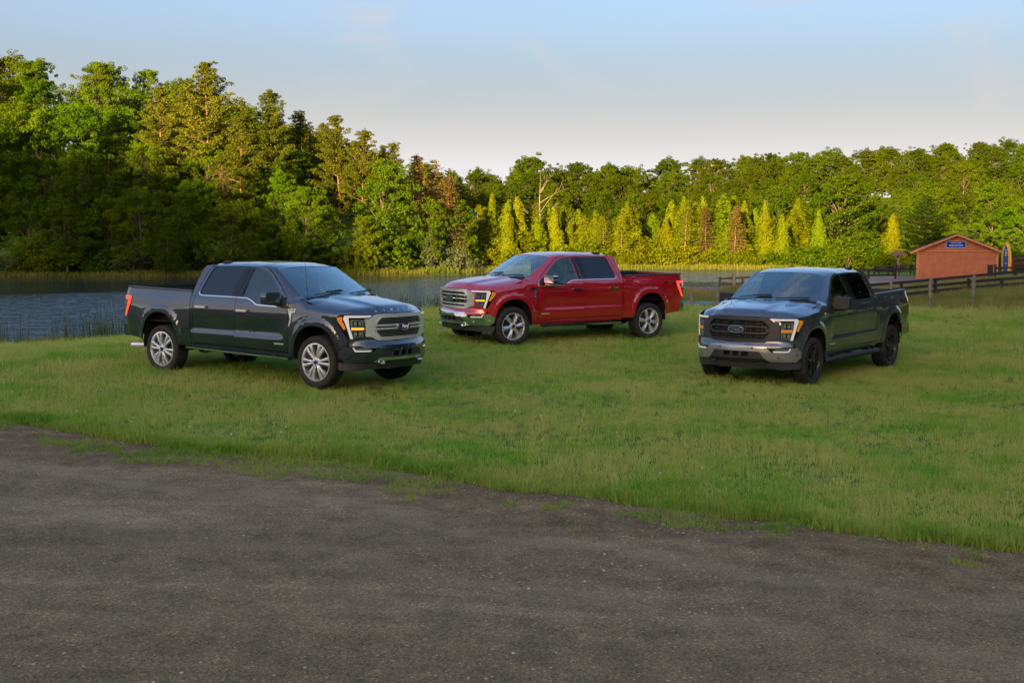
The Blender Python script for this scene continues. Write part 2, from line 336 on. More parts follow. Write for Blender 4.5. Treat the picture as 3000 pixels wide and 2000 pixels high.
# pinkish gravel yard round the shed
yx = np.linspace(19, 62, 60); yy = np.linspace(88, 118, 40); YX, YY = np.meshgrid(yx, yy)
yw = 93.5 - .10 * (YX - 19) + .8 * vnoise(YX, YX * 0, 5, 9); ye = 110 + 1.5 * vnoise(YX, YX * 0, 6, 4) + .12 * (YX - 19)
YY = yw + (ye - yw) * (YY - 88) / 30
yard = link('gravel_yard', gridmesh('gravel_yard', YX, YY, T(YX, YY) + .015), simple('gravel_yard', (.27, .19, .15), .95, var=.25, scale=1.5, bump=.3)); tag(yard, 'pinkish gravel yard around the orange shed', 'yard', kind='structure')
# ------------------------------------------------------------------ trees
BARK = simple('bark', (.115, .075, .050), .9, var=.35, scale=3, bump=.4)
BARK_PALE = simple('bark_pale', (.17, .13, .09), .85, var=.25, scale=4, bump=.3)
BARK_PINE = simple('bark_pine', (.20, .105, .058), .9, var=.3, scale=3, bump=.4)
DEADWOOD = simple('deadwood', (.18, .14, .095), .9, var=.25, scale=4)
LEAF = dict(
 broad=leafmat('leaf_broad', (.036, .085, .004), (.130, .180, .007), .026),
 fresh=leafmat('leaf_fresh', (.042, .105, .004), (.125, .195, .007), .018, .45),
 oak=leafmat('leaf_oak', (.026, .052, .003), (.088, .112, .004), .024, .3),
 pine=leafmat('leaf_pine', (.038, .065, .007), (.140, .140, .012), .018, .2),
 cedar=leafmat('leaf_cedar', (.070, .105, .004), (.165, .185, .006), .026, .3),
 larch=leafmat('leaf_larch', (.075, .055, .015), (.19, .145, .040), .012, .3),
 grey=leafmat('leaf_grey', (.050, .070, .030), (.105, .125, .055), .012, .3),
 darkpine=leafmat('leaf_darkpine', (.018, .045, .006), (.050, .090, .010), .01, .2))
def unit(v): return v / np.maximum(np.linalg.norm(v, axis=1, keepdims=True), 1e-9)
def leaves(P, Nrm, size, r, asp=.62, fold=.25):
    """one kinked diamond-like quad per leaf spray"""
    n = len(P); a = unit(np.cross(Nrm, r.normal(size=(n, 3)))); b = np.cross(Nrm, a)
    s = (size * r.uniform(.65, 1.35, n))[:, None]
    k = r.uniform(-fold, fold, n)[:, None] * s
    V = np.stack([P - a * s * .5, P + b * s * asp * .5 + Nrm * k * .5, P + a * s * .5, P - b * s * asp * .5 + Nrm * k * .5], 1).reshape(-1, 3)
    return V
def leafmesh(name, Vs):
    V = np.concatenate(Vs); return mesh_np(name, V, np.arange(len(V)).reshape(-1, 4))
def clump(c, rad, n, r, flat=.65, up=.5, size=.30, asp=.62):
    d = unit(r.normal(size=(n, 3))); q = r.uniform(.35, 1, n)[:, None] ** .5
    P = c + d * q * rad * np.array([1, 1, flat])
    Nn = unit(d * .7 + np.array([0, 0, up]) + r.normal(size=(n, 3)) * .8)
    return leaves(P, Nn, size, r, asp)
def broadleaf(seed, H=12., W=8., trunk_frac=.28, nl=115, per=290, size=.215, crad=.15, top=1.0, openness=0.0):
    r = np.random.default_rng(seed); tb = MB(); Vs = []
    lean = r.normal(size=2) * .035 * H
    tp = [(lean[0] * t * t, lean[1] * t * t, H * t) for t in (0, .12, .3, .5, .7, .88)]
    tb.tube(tp, [H * q for q in (.017, .0135, .011, .0085, .005, .002)], 7)
    cz0 = H * trunk_frac; ch = H - cz0
    lob = r.uniform(0, 6.28, 3)
    nlimb = max(14, int(nl * .34))
    for i in range(nlimb):
        th = i * 2.39996 + r.normal() * .35; u = (i + .5) / nlimb * .93 + r.normal() * .03 + .02; u = min(.97, max(.02, u))
        prof = math.sin(math.pi * min(1, (u * .93 + .09)) ** (.85 * top)) ** .62
        wob = 1 + .24 * math.sin(2 * th + lob[0]) + .18 * math.sin(3 * th + lob[1] + 5 * u) + .1 * math.sin(7 * u + lob[2])
        rr = W / 2 * prof * wob * r.uniform(.55, .9)
        c = np.array([math.cos(th) * rr + lean[0] * (.3 + u), math.sin(th) * rr + lean[1] * (.3 + u), cz0 + u * ch * .93])
        sg = H * crad * .52 * r.uniform(.7, 1.25) * (1.1 - .35 * u)
        m = int(15 * r.uniform(.7, 1.3))
        for k in range(m):
            d = r.normal(size=3) * sg * np.array([.95, .95, .52]); cc = c + d
            Vs.append(clump(cc, H * .030 * r.uniform(.6, 1.6), int(per * .19), r, .7, .55, size, .5))
        hz = max(.12, (c[2] / H) * .72 - .05); ti = hz * H
        tb.tube([(lean[0] * hz * hz, lean[1] * hz * hz, ti), (c[0] * .45, c[1] * .45, ti + (c[2] - ti) * .55), tuple(c)], [H * .0055 * (1.15 - hz), H * .0032, H * .0009], 5)
        for k in range(3):
            e = c + r.normal(size=3) * sg * np.array([.9, .9, .5]); tb.tube([tuple(c * .75 + np.array([0, 0, ti]) * .25), tuple(e)], [H * .0018, H * .0005], 4)
    return tb.mesh('trunk', True), leafmesh('crown', Vs)
def pine(seed, H=18., W=7., start=.28, gap=1.15, per=80, size=.27, sparse=0., droop=.0, nb=6):
    r = np.random.default_rng(seed); tb = MB(); Vs = []
    tb.tube([(r.normal() * .05, r.normal() * .05, H * t) for t in (0, .25, .5, .75, .97)], [H * q for q in (.016, .0125, .009, .005, .0015)], 7)
    z = H * start; k0 = r.uniform(0, 6)
    while z < H * .985:
        t = (z / H - start) / (1 - start)
        L = W / 2 * (1 - t) ** .72 * (.55 + .45 * min(1, t * 4 + .25)) + .25
        for j in range(nb if t < .8 else 5):
            if r.random() < sparse: continue
            th = k0 + j * 6.283 / nb + r.normal() * .3; l = L * r.uniform(.6, 1.2)
            d = np.array([math.cos(th), math.sin(th), 0]); rise = (.10 + .5 * t) - droop
            pts = [np.array([0, 0, z]) + d * l * s + np.array([0, 0, l * (rise * s + .18 * s * s * (1 if droop == 0 else -.3))]) for s in (0, .35, .7, 1.)]
            tb.tube([tuple(p) for p in pts], [H * .0032 * (1.1 - t), H * .0024 * (1.1 - t), H * .0013, H * .0006], 4, False)
            for s in np.linspace(.38 if t < .75 else .15, 1.0, max(3, int(l * 2.2))):
                c = pts[0] + (pts[3] - pts[0]) * s; c = c + np.array([0, 0, .14]) + r.normal(size=3) * np.array([.18, .18, .06])
                Vs.append(clump(c, .40 + .36 * l / 3.2 * (1.15 - .4 * s), int(per * .72), r, .34, .9, size, .42))
        z += gap * r.uniform(.75, 1.25) * (1 - .35 * t)
    Vs.append(clump(np.array([0, 0, H * .985]), .4, per, r, 1.3, .4, size, .34))
    return tb.mesh('trunk', True), leafmesh('crown', Vs)
def cedar(seed, H=7., W=2.6, n=9000, size=.2, bare=.10):
    r = np.random.default_rng(seed); tb = MB(); tb.tube([(0, 0, 0), (0, 0, H * .5), (0, 0, H * .97)], [H * .013, H * .008, H * .001], 6)
    u = 1 - np.sqrt(r.uniform(0, 1, n)); u = np.clip(bare + u * (1 - bare) * 1.02, 0, 1); th = r.uniform(0, 6.283, n)
    ph = r.uniform(0, 6.28, 5)
    lump = 1 + .18 * np.sin(3 * th + ph[0] + 9 * u) + .14 * np.sin(5 * th + ph[1] - 17 * u) + .12 * np.sin(23 * u + 2 * th + ph[2])
    rad = W / 2 * (1 - u) ** .8 * np.minimum(1, (u - bare + .05) * 9 + .45) * lump * (1 - .5 * r.uniform(0, 1, n) ** 3) + .05
    P = np.stack([rad * np.cos(th), rad * np.sin(th), u * H], 1); out = np.stack([np.cos(th), np.sin(th), np.full(n, .35)], 1)
    return tb.mesh('trunk', True), leafmesh('crown', [leaves(P, unit(out + r.normal(size=(n, 3)) * .5), size, r, .5)])
def shrub(seed, H=3., W=3.6, nl=30, per=90, size=.2):
    r = np.random.default_rng(seed); tb = MB(); Vs = []
    for i in range(nl):
        th = r.uniform(0, 6.283); e = math.asin(r.uniform(0, 1)); q = r.uniform(.45, .95)
        c = np.array([math.cos(th) * math.cos(e) * W / 2 * q, math.sin(th) * math.cos(e) * W / 2 * q, H * (.12 + .78 * math.sin(e) * q)])
        Vs.append(clump(c, H * .2 * r.uniform(.7, 1.2), per, r, .75, .35, size, .5))
        if i % 3 == 0: tb.tube([(0, 0, 0), tuple(c * .5), tuple(c)], [.05, .03, .01], 4)
    return tb.mesh('stem', True), leafmesh('foliage', Vs)
def snag(seed, H=13., spread=.35, n=9, twigs=4):
    r = np.random.default_rng(seed); tb = MB()
    tb.tube([(0, 0, 0), (.1, 0, H * .35), (0, .1, H * .62), (.15, 0, H)], [H * .017, H * .012, H * .008, H * .0015], 7)
    for i in range(n):
        hz = r.uniform(.32, .85) * H; th = r.uniform(0, 6.28); l = H * spread * r.uniform(.5, 1) * (1.15 - hz / H * .5)
        d = np.array([math.cos(th), math.sin(th), r.uniform(.5, 1.3)]); p0 = np.array([0, 0, hz]); p1 = p0 + d * l * .5 + r.normal(size=3) * .15; p2 = p1 + (d + r.normal(size=3) * .3) * l * .5
        tb.tube([p0, p1, p2], [H * .0055, H * .0035, H * .001], 5)
        for k in range(twigs):
            s = r.uniform(.3, 1); q = p1 + (p2 - p1) * s; e = q + (d + r.normal(size=3) * .7) * l * .28; tb.tube([q, e], [H * .003, H * .0008], 4)
    return tb.mesh('trunk', True)
def kit(k, f, n, seed0, **kw): return [f(seed0 + i, **kw) for i in range(n)]
KIT = dict(
 broad=[broadleaf(11, 12, 8.2, .16), broadleaf(12, 12, 7.0, .12, 115), broadleaf(13, 12, 9.2, .2, 130), broadleaf(14, 12, 6.4, .1, 105, top=1.2)],
 fresh=[broadleaf(21, 12, 6.2, .12, 90, 270, .215, .145), broadleaf(22, 12, 7.2, .10, 95, 270, .215, .145), broadleaf(23, 12, 5.6, .15, 80, 270, .21, .14)],
 oak=[broadleaf(31, 12, 10.0, .14, 120, 240, .27, .155, .9), broadleaf(32, 12, 9.0, .12, 115, 240, .27, .155, .9), broadleaf(33, 12, 11.0, .18, 125, 240, .27, .165, .85), broadleaf(34, 12, 8.2, .1, 105, 240, .27, .155)],
 pine=[pine(41, 18, 9.6), pine(42, 18, 8.6, .34), pine(43, 18, 9.0, .22), pine(44, 18, 7.6, .42)],
 larch=[pine(51, 12, 4.6, .30, .55, 16, .26, .15, .25, 7), pine(52, 12, 3.6, .40, .6, 13, .26, .25, .2, 6)],
 cedar=[cedar(61), cedar(62, W=2.3), cedar(63, W=3.0), cedar(64, W=2.0), cedar(65, W=3.4, n=10000)],
 shrub=[shrub(71), shrub(72, 3, 4.4, 36), shrub(73, 3, 3.0, 26)])
H0 = dict(broad=12, fresh=12, oak=12, pine=18, larch=12, cedar=7, shrub=3)
NAMES = dict(broad='broadleaf_tree', fresh='young_broadleaf_tree', oak='oak_tree', pine='pine_tree', larch='larch_tree', cedar='cedar_tree', shrub='shore_shrub')
CATS = dict(broad='tree', fresh='tree', oak='tree', pine='pine tree', larch='tree', cedar='cedar tree', shrub='shrub')
BARKOF = dict(broad=BARK, fresh=BARK, oak=BARK, pine=BARK_PINE, larch=BARK_PINE, cedar=BARK_PINE, shrub=BARK)
tree_no = [0]
def plant(kind, x, y, H, label, group=None, wide=1.0, leaf=None, var=None, bark=None, name=None, sink=.15, rz=None):
    i = tree_no[0]; tree_no[0] += 1
    ms = KIT[kind]; tm, cm = ms[(i * 7 + i // 3) % len(ms) if var is None else var]
    s = H / H0[kind]
    t = thing(name or NAMES[kind], label, CATS[kind], (x, y, Tz(x, y) - sink), (i * 2.39996) % 6.283 if rz is None else rz, group)
    t.scale = (s * wide, s * wide, s); t.rotation_euler.x = .04 * math.sin(i * 12.9); t.rotation_euler.y = .04 * math.sin(i * 7.3)
    link('stem' if kind == 'shrub' else 'trunk', tm, bark or BARKOF[kind], t); link('foliage' if kind == 'shrub' else 'crown', cm, LEAF[leaf or ({'shrub': 'grey', 'larch': 'larch'}.get(kind, kind))], t)
    return t
def plant_px(kind, px, top, d, label, group=None, **kw):
    """a tree standing d metres away whose top reaches picture height 'top'"""
    x = wx(px, d); z = CAMZ - ray(px, top) * d
    return plant(kind, x, d, max(1.0, z - Tz(x, d)), label, group, **kw)
SKY_L = ([-80, 0, 130, 350, 500, 620, 700, 800, 900, 1010, 1060, 1150, 1260, 1330, 1420], [120, 130, 150, 165, 200, 225, 265, 300, 335, 365, 390, 425, 462, 490, 520])
SKY_R = ([1250, 1340, 1480, 1570, 1640, 1720, 1870, 2000, 2290, 2500, 2700, 2800, 2900, 3080], [500, 482, 474, 448, 470, 455, 470, 455, 435, 422, 410, 398, 400, 402])
def sky_l(p): return float(np.interp(p, *SKY_L))
def sky_r(p): return float(np.interp(p, *SKY_R))
rt = random.Random(5)
def pick(p, L):
    for lim, s in L:
        if p < lim: return s
    return L[-1][1]
def wl(p): return pick(p, ((90, 'by the left edge'), (300, 'over the open water'), (480, 'over the blue tailgate'), (640, 'over the blue rear door'), (820, 'over the blue cab'), (980, 'over the blue windscreen'), (1180, 'over the blue bonnet'), (9999, 'left of the red pickup')))
def wr(p): return pick(p, ((1420, 'over the red bonnet'), (1560, 'over the red windscreen'), (1700, 'over the red front door'), (1840, 'over the red rear door'), (2000, 'over the red load bed'), (2140, 'right of the red pickup'), (2300, 'over the grey windscreen'), (2440, 'over the grey cab'), (2600, 'over the grey load bed'), (2720, 'over the kiosk'), (2880, 'over the shed'), (9999, 'over the upright boat')))
GLB, GRB = 'broadleaf trees on the hillside left of the lake', 'oak trees on the hill beyond the far shore'
GC, GS, GF = 'cedars along the far shore', 'shrubs along the lake shore', 'young broadleaf trees at the left shore'
# left hillside, from the ridge down to the shore
for row, (d, off, step, kind) in enumerate(((166, 0, 150, 'broad'), (153, 55, 140, 'broad'), (142, 120, 150, 'broad'), (133, 215, 165, 'broad'))):
    p = -150 + 45 * row
    while p < (1330, 1200, 1010, 900)[row]:
        q = p + rt.uniform(-25, 25)
        pineish = (row == 0 and q > 560) or (row == 1 and q > 430 and rt.random() < .45)
        sl = sky_l(q)
        top = sl + off * (1 - .45 * min(1, max(0, q) / 1300)) + rt.uniform(-4, 26)
        if pineish: plant_px('pine', q, top + 5, d + rt.uniform(-4, 4), 'dark pine on the left ridge ' + wl(q), 'pines on the left ridge', wide=rt.uniform(.8, 1.1))
        else: plant_px('broad', q, top, d + rt.uniform(-4, 4), 'broadleaf tree ' + ('on the left ridge', 'below the left ridge', 'mid-slope in the left wood', 'low in the left wood')[row] + ' ' + wl(q), GLB, wide=rt.uniform(.75, 1.15))
        p += step * rt.uniform(.75, 1.05) * (.8 if pineish else 1)
for k in range(9):
    q = 640 + 80 * k; plant_px('broad', q, sky_l(q) + rt.uniform(12, 34), 170 + rt.uniform(-4, 4), 'broadleaf tree closing the left ridge ' + wl(q), GLB, wide=1.05)
# single pines that stand out
for px, top, d, wd, lab, v in ((625, 188, 136, 1.0, 'tall layered pine, the highest peak of the left skyline', 0), (480, 262, 139, .9, 'sunlit pine with an orange trunk left of the tallest pine', 1), (705, 330, 127, .85, 'pine with a bare lower trunk right of the tallest pine', 3),
                               (800, 258, 140, .85, 'dark pine with a slim top above the white birch', 2), (1005, 345, 131, .8, 'pine with bent upper boughs right of the birch', 1), (1055, 375, 128, .8, 'pine next to the dense maple by the red pickup bonnet', 3), (900, 322, 146, .8, 'pine leaning out of the ridge above the birch', 2), (1140, 412, 140, .7, 'narrow pine rising behind the dense maple', 3)):
    plant_px('pine', px, top, d, lab, wide=wd, var=v)
plant_px('larch', 665, 490, 122, 'broken grey snag tree with thin dead branches below the tallest pine', name='dead_tree', wide=.7, var=1)
# front of the left wood
for px, top, d, k, wd, lab in ((-20, 300, 119, 'fresh', 1.0, 'bright green maple at the left edge of the wood'), (150, 285, 124, 'broad', .8, 'golden ash tree above the dark undergrowth at left'), (255, 420, 119, 'broad', .85, 'ash tree right of the golden ash'),
                               (90, 520, 117, 'fresh', .9, 'shaded grey-green tree near the far left shore'), (200, 560, 116, 'fresh', 1.0, 'grey-green poplar in shade below the golden ash'), (330, 560, 118, 'fresh', 1.1, 'dark maple in shade behind the little willow'), (420, 520, 117.5, 'fresh', 1.0, 'green maple above the little light green willow'), (540, 500, 120, 'broad', .8, 'low oak below the sunlit pine'),
                               (680, 560, 117, 'fresh', 1.15, 'sunlit maple at the shore behind the dark blue cab'), (830, 470, 122, 'fresh', .8, 'tall bright birch crown with white limbs'), (900, 520, 119.5, 'fresh', 1.0, 'bright birch leaning over the water'), (960, 590, 121, 'fresh', 1.2, 'low spreading maple right of the birch'),
                               (1120, 450, 125, 'fresh', 1.0, 'dense bright green maple above the red pickup bonnet'), (1180, 520, 127, 'fresh', .85, 'layered maple beside the brown larch'), (1060, 620, 122, 'broad', .9, 'dark low tree under the leaning pine'), (1345, 560, 131, 'fresh', .8, 'round green tree at the foot of the brown larch'), (1260, 560, 128, 'broad', .6, 'shaded slim tree left of the brown larch')):
    plant_px(k, px, top, d, lab, wide=wd)
plant_px('fresh', 493, 635, 114.8, 'little light green willow with a curved trunk at the shore', wide=1.0, var=2, name='willow_tree')
for px, top, d, lab in ((1320, 515, 130, 'brown dying larch with bare boughs over the red cab'), (1232, 455, 139, 'tall brown larch at the end of the left ridge'), (1265, 470, 141, 'thin bare larch beside the tall brown larch')):
    plant_px('larch', px, top, d, lab, wide=1.1 if d < 135 else .9, var=0 if d < 140 else 1)
# shrubs at the waterline
p = -90
while p < 1360:
    d = float(np.interp(p, [0, 1000, 1300], [116, 122, 129])) + rt.uniform(-.6, 1.5)
    plant('shrub', wx(p, d), d, rt.uniform(2.2, 4.0), 'bush at the foot of the left wood ' + wl(p), GS, wide=rt.uniform(.9, 1.3), leaf='grey' if rt.random() < .5 else 'broad'); p += rt.uniform(55, 85)
# far hill: oak canopy, rows from the ridge down
for row, (d, off, step) in enumerate(((262, 0, 100), (240, 16, 115), (220, 42, 140), (203, 75, 145), (188, 112, 150), (174, 150, 150))):
    p = 1230 + 30 * row
    while p < 3120:
        q = p + rt.uniform(-25, 25); g = 1 - .25 * (q < 1500)
        plant_px('oak', q, sky_r(q) + off * g + rt.uniform(-10, 18), d + rt.uniform(-6, 6), 'rounded oak crown ' + ('on the far ridge', 'below the far ridge', 'high on the far hill', 'mid-slope on the far hill', 'low on the far hill', 'at the far hill foot')[row] + ' ' + wr(q), GRB, wide=rt.uniform(.85, 1.2)); p += step * rt.uniform(.75, 1.1)
plant_px('oak', 1578, 440, 230, 'tallest oak crown on the far ridge behind the red cab', wide=1.1)
plant_px('oak', 2448, 500, 160, 'big spreading oak with a pale lit trunk right of the cedars', wide=1.15, var=2, bark=BARK_PALE)
plant_px('oak', 2470, 560, 166, 'second oak with a pale trunk beside the big spreading oak', wide=.9, bark=BARK_PALE)
plant_px('oak', 2720, 520, 150, 'pale green poplar with grey limbs behind the shed', wide=.85, leaf='fresh')
plant_px('oak', 2900, 520, 146, 'pale green poplar right of the dark pine behind the shed', wide=.9, leaf='fresh')
plant_px('oak', 3010, 560, 140, 'poplar at the right edge of the picture', wide=.9, leaf='fresh')
plant_px('pine', 2700, 575, 126, 'dark pine with wide boughs above the shed roof', wide=1.45, leaf='darkpine', var=0)
for px, top, d in ((2150, 540, 165), (2280, 530, 170), (2060, 545, 172), (1960, 560, 168), (1480, 560, 160), (1850, 545, 175)):
    plant_px('oak', px, top, d, 'leafy oak just above the cedars ' + wr(px), 'oaks above the cedars', wide=.9)
# bare dead oak in the middle of the hill
dz = CAMZ - ray(1580, 506) * 160
t = thing('dead_oak_tree', 'bare pale dead oak standing out on the far hill', 'dead tree', (wx(1580, 160), 160, Tz(wx(1580, 160), 160)))
o = link('trunk', snag(5, dz - Tz(wx(1580, 160), 160), .30, 10), DEADWOOD, t)
# cedars along the far shore
p = 1395
while p < 2420:
    d = float(np.interp(p, [1390, 1650, 2000, 2420], [136, 140, 142, 140])) + rt.uniform(0, 6)
    top = float(np.interp(p, [1390, 1560, 1700, 1850, 2100, 2300, 2420], [565, 595, 612, 618, 595, 605, 640])) + rt.uniform(-38, 58)
    if rt.random() < .22: plant_px('fresh', p, top + 25, d + 2, 'rounded yellow-green tree in the shore row ' + wr(p), GC, wide=rt.uniform(.6, .85), leaf='cedar'); p += 18; continue
    plant_px('cedar', p + rt.uniform(-8, 8), top, d, 'conical yellow-green cedar in the shore row ' + wr(p), GC, wide=rt.uniform(1.05, 2.3)); p += rt.uniform(9, 17)
for px, top, d, wd in ((1440, 560, 137, 1.2), (1490, 600, 135.5, 1.2), (2290, 640, 136, 1.2)):
    plant_px('cedar', px, top, d, 'broad cedar at the waterline in front of the cedar row', 'front cedars on the far shore', wide=wd)
plant_px('cedar', 2610, 622, 131, 'lone yellow-green conical cedar left of the shed', wide=1.35, var=2)
for px, top, lab in ((1565, 592, 'thin larch with a bare lit trunk among the cedars, leftmost'), (1770, 630, 'thin larch with bare lower trunk behind the red cab roof'), (1822, 625, 'second thin larch behind the red cab roof'), (2002, 585, 'tall thin larch above the red tailgate'), (2068, 605, 'small rusty brown larch among the cedars'), (2150, 600, 'rusty topped larch at the right of the cedar row')):
    plant_px('larch', px, top, 139, lab, wide=.9, leaf='larch' if 'rusty' in lab else 'cedar')
p = 1400
while p < 2440:
    d = float(np.interp(p, [1400, 1650, 2000, 2440], [133, 137.5, 139.5, 136])) + rt.uniform(0, 1.2)
    plant('shrub', wx(p, d), d, rt.uniform(1.3, 4.0), 'bushy growth under the shore cedars ' + wr(p), 'bushes under the cedars', wide=rt.uniform(1, 1.4), leaf='cedar'); p += rt.uniform(38, 60)
for px, d, h in ((2300, 136, 3.4), (2370, 134, 3.2), (2430, 133, 3.6), (2480, 130, 4.2), (2540, 131, 3.8), (2600, 127, 2.6), (2660, 133, 3.4), (2960, 128, 3.0), (3010, 122, 2.6)):
    plant('shrub', wx(px, d), d, h, 'bright leafy bush behind the far black fence ' + wr(px), 'bushes behind the far fence', wide=1.25, leaf='fresh')
def uniquify():
    """where several trees share a description, add their order from the left"""
    ords = ['leftmost', 'second from left', 'third from left', 'fourth from left', 'fifth from left', 'sixth from left', 'seventh from left', 'eighth from left', 'ninth from left', 'tenth from left', 'eleventh from left', 'twelfth from left', 'thirteenth from left']
    by = {}
    for o in C.objects:
        if o.parent is None and 'label' in o.keys() and o.get('category') in ('tree', 'pine tree', 'cedar tree', 'shrub'): by.setdefault(o['label'], []).append(o)
    for lab, L in by.items():
        if len(L) < 2: continue
        L.sort(key=lambda o: o.location.x / o.location.y)
        for k, o in enumerate(L): o['label'] = lab + ', ' + ('left of two' if len(L) == 2 and k == 0 else 'right of two' if len(L) == 2 else 'rightmost' if k == len(L) - 1 else ords[min(k, 12)])
uniquify()
# a wooded ridge behind the camera keeps the lawn, the pickups and the shed in shade
def shade_wood():
    P = []; S = []; r = random.Random(3)
    for row, y in enumerate((-246, -252, -259, -268)):
        x = -330
        while x < 120:
            z0 = Tz(x, y); P.append((x + r.uniform(-1, 1), y + r.uniform(-2, 2), z0 - .5)); S.append(r.uniform(.86, 1.0)); x += r.uniform(4.5, 6.5)
    for x, y, s_ in ((20, 27, .95), (23.5, 33, 1.05), (27, 27, 1.2), (29, 39, 1.1), (25, 20, 1.1), (34, 33, 1.4), (19, 17, .9)):
        P.append((x, y, Tz(x, y) - .2)); S.append(s_)
    return np.array(P), np.array(S)
# ------------------------------------------------------------------ scattered ground cover (geometry-node instances on points)
def scatter(name, P, S, rotz, protos, mat, label, cat, tilt=None, parent=None, ptype='mesh'):
    me = bpy.data.meshes.new(name); P = np.asarray(P, np.float32)
    me.vertices.add(len(P)); me.vertices.foreach_set('co', P.ravel())
    a = me.attributes.new('scl', 'FLOAT', 'POINT'); a.data.foreach_set('value', np.asarray(S, np.float32))
    rot = np.zeros((len(P), 3), np.float32); rot[:, 2] = rotz
    if tilt is not None: rot[:, :2] = tilt
    a = me.attributes.new('rot', 'FLOAT_VECTOR', 'POINT'); a.data.foreach_set('vector', rot.ravel())
    a = me.attributes.new('idx', 'INT', 'POINT'); a.data.foreach_set('value', rng.integers(0, len(protos), len(P)).astype(np.int32))
    o = link(name, me)
    col = bpy.data.collections.new(name + '_kinds')
    for i, pm in enumerate(protos):
        if len(pm.materials) == 0: pm.materials.append(mat)
        else: pm.materials[0] = mat
        po = bpy.data.objects.new('%s_kind_%d' % (name, i), pm); col.objects.link(po)
    ng = bpy.data.node_groups.new(name, 'GeometryNodeTree')
    ng.interface.new_socket('Geometry', in_out='INPUT', socket_type='NodeSocketGeometry'); ng.interface.new_socket('Geometry', in_out='OUTPUT', socket_type='NodeSocketGeometry')
    gi, go = ng.nodes.new('NodeGroupInput'), ng.nodes.new('NodeGroupOutput')
    ci = ng.nodes.new('GeometryNodeCollectionInfo'); ci.inputs['Collection'].default_value = col; ci.inputs['Separate Children'].default_value = True; ci.inputs['Reset Children'].default_value = True
    ip = ng.nodes.new('GeometryNodeInstanceOnPoints'); ip.inputs['Pick Instance'].default_value = True
    def na(nm, t):
        x = ng.nodes.new('GeometryNodeInputNamedAttribute'); x.data_type = t; x.inputs['Name'].default_value = nm; return x.outputs['Attribute']
    L = ng.links.new
    L(gi.outputs[0], ip.inputs['Points']); L(ci.outputs[0], ip.inputs['Instance']); L(na('idx', 'INT'), ip.inputs['Instance Index']); L(na('rot', 'FLOAT_VECTOR'), ip.inputs['Rotation']); L(na('scl', 'FLOAT'), ip.inputs['Scale']); L(ip.outputs[0], go.inputs[0])
    md = o.modifiers.new('scatter', 'NODES'); md.node_group = ng
    return tag(o, label, cat, kind='stuff')
def blades(seed, n, spread, h, wdt, lean, hv=.4):
    r = np.random.default_rng(seed); V = []; F = []
    for i in range(n):
        x, y = r.normal(size=2) * spread; hh = h * r.uniform(1 - hv, 1 + hv); th = r.uniform(0, 6.283); l = abs(r.normal()) * lean * hh
        dx, dy = math.cos(th), math.sin(th); ph = r.uniform(0, 6.283); wxx, wy = math.cos(ph) * wdt / 2, math.sin(ph) * wdt / 2; b = len(V)
        V += [(x - wxx, y - wy, -.01), (x + wxx, y + wy, -.01), (x + dx * l * .35 - wxx * .8, y + dy * l * .35 - wy * .8, hh * .55), (x + dx * l * .35 + wxx * .8, y + dy * l * .35 + wy * .8, hh * .55), (x + dx * l, y + dy * l, hh * (1 - .25 * min(1, l / hh)))]
        F += [[b, b + 1, b + 3, b + 2], [b + 2, b + 3, b + 4]]
    return mesh_np('blades', V, F)
def grassmat(name, cA, cB, cC, s1=.55, s2=3.5, trans=.3):
    m, n, o = newmat(name)
    g = N(n, 'ShaderNodeNewGeometry')
    t1 = N(n, 'ShaderNodeTexNoise', i_Scale=s1, i_Detail=5.0, i_Roughness=.62); t2 = N(n, 'ShaderNodeTexNoise', i_Scale=s2, i_Detail=3.0)
    for t in (t1, t2): n.links.new(g.outputs['Position'], t.inputs['Vector'])
    a = N(n, 'ShaderNodeMath', operation='MULTIPLY_ADD'); a.inputs[1].default_value = .35; n.links.new(t2.outputs['Fac'], a.inputs[0]); n.links.new(t1.outputs['Fac'], a.inputs[2])
    a2 = N(n, 'ShaderNodeMath', operation='MULTIPLY_ADD'); a2.inputs[1].default_value = .35; n.links.new(g.outputs['Random Per Island'], a2.inputs[0]); n.links.new(a.outputs[0], a2.inputs[2])
    r = ramp(n, a2.outputs[0], [(.52, cA), (.76, cB), (.98, cC)])
    d = N(n, 'ShaderNodeBsdfDiffuse'); tr = N(n, 'ShaderNodeBsdfTranslucent'); ms = N(n, 'ShaderNodeMixShader'); ms.inputs[0].default_value = trans
    n.links.new(r.outputs[0], d.inputs[0]); n.links.new(r.outputs[0], tr.inputs[0]); n.links.new(d.outputs[0], ms.inputs[1]); n.links.new(tr.outputs[0], ms.inputs[2]); n.links.new(ms.outputs[0], o.inputs[0])
    return m
def sample(x0, x1, y0, y1, dens, r):
    n = int((x1 - x0) * (y1 - y0) * dens); return r.uniform(x0, x1, n), r.uniform(y0, y1, n)
G_LAWN = grassmat('grass_lawn', (.072, .282, .018), (.188, .420, .041), (.440, .475, .125))
G_EDGE = grassmat('grass_edge', (.085, .230, .020), (.150, .320, .032), (.300, .390, .070))
G_TALL = grassmat('grass_tall', (.090, .150, .024), (.190, .205, .045), (.310, .265, .100), .3, 1.6)
G_REED = grassmat('reeds', (.060, .110, .014), (.130, .160, .022), (.220, .200, .040), .2, 1.2)
r_ = np.random.default_rng(21)
bands = []
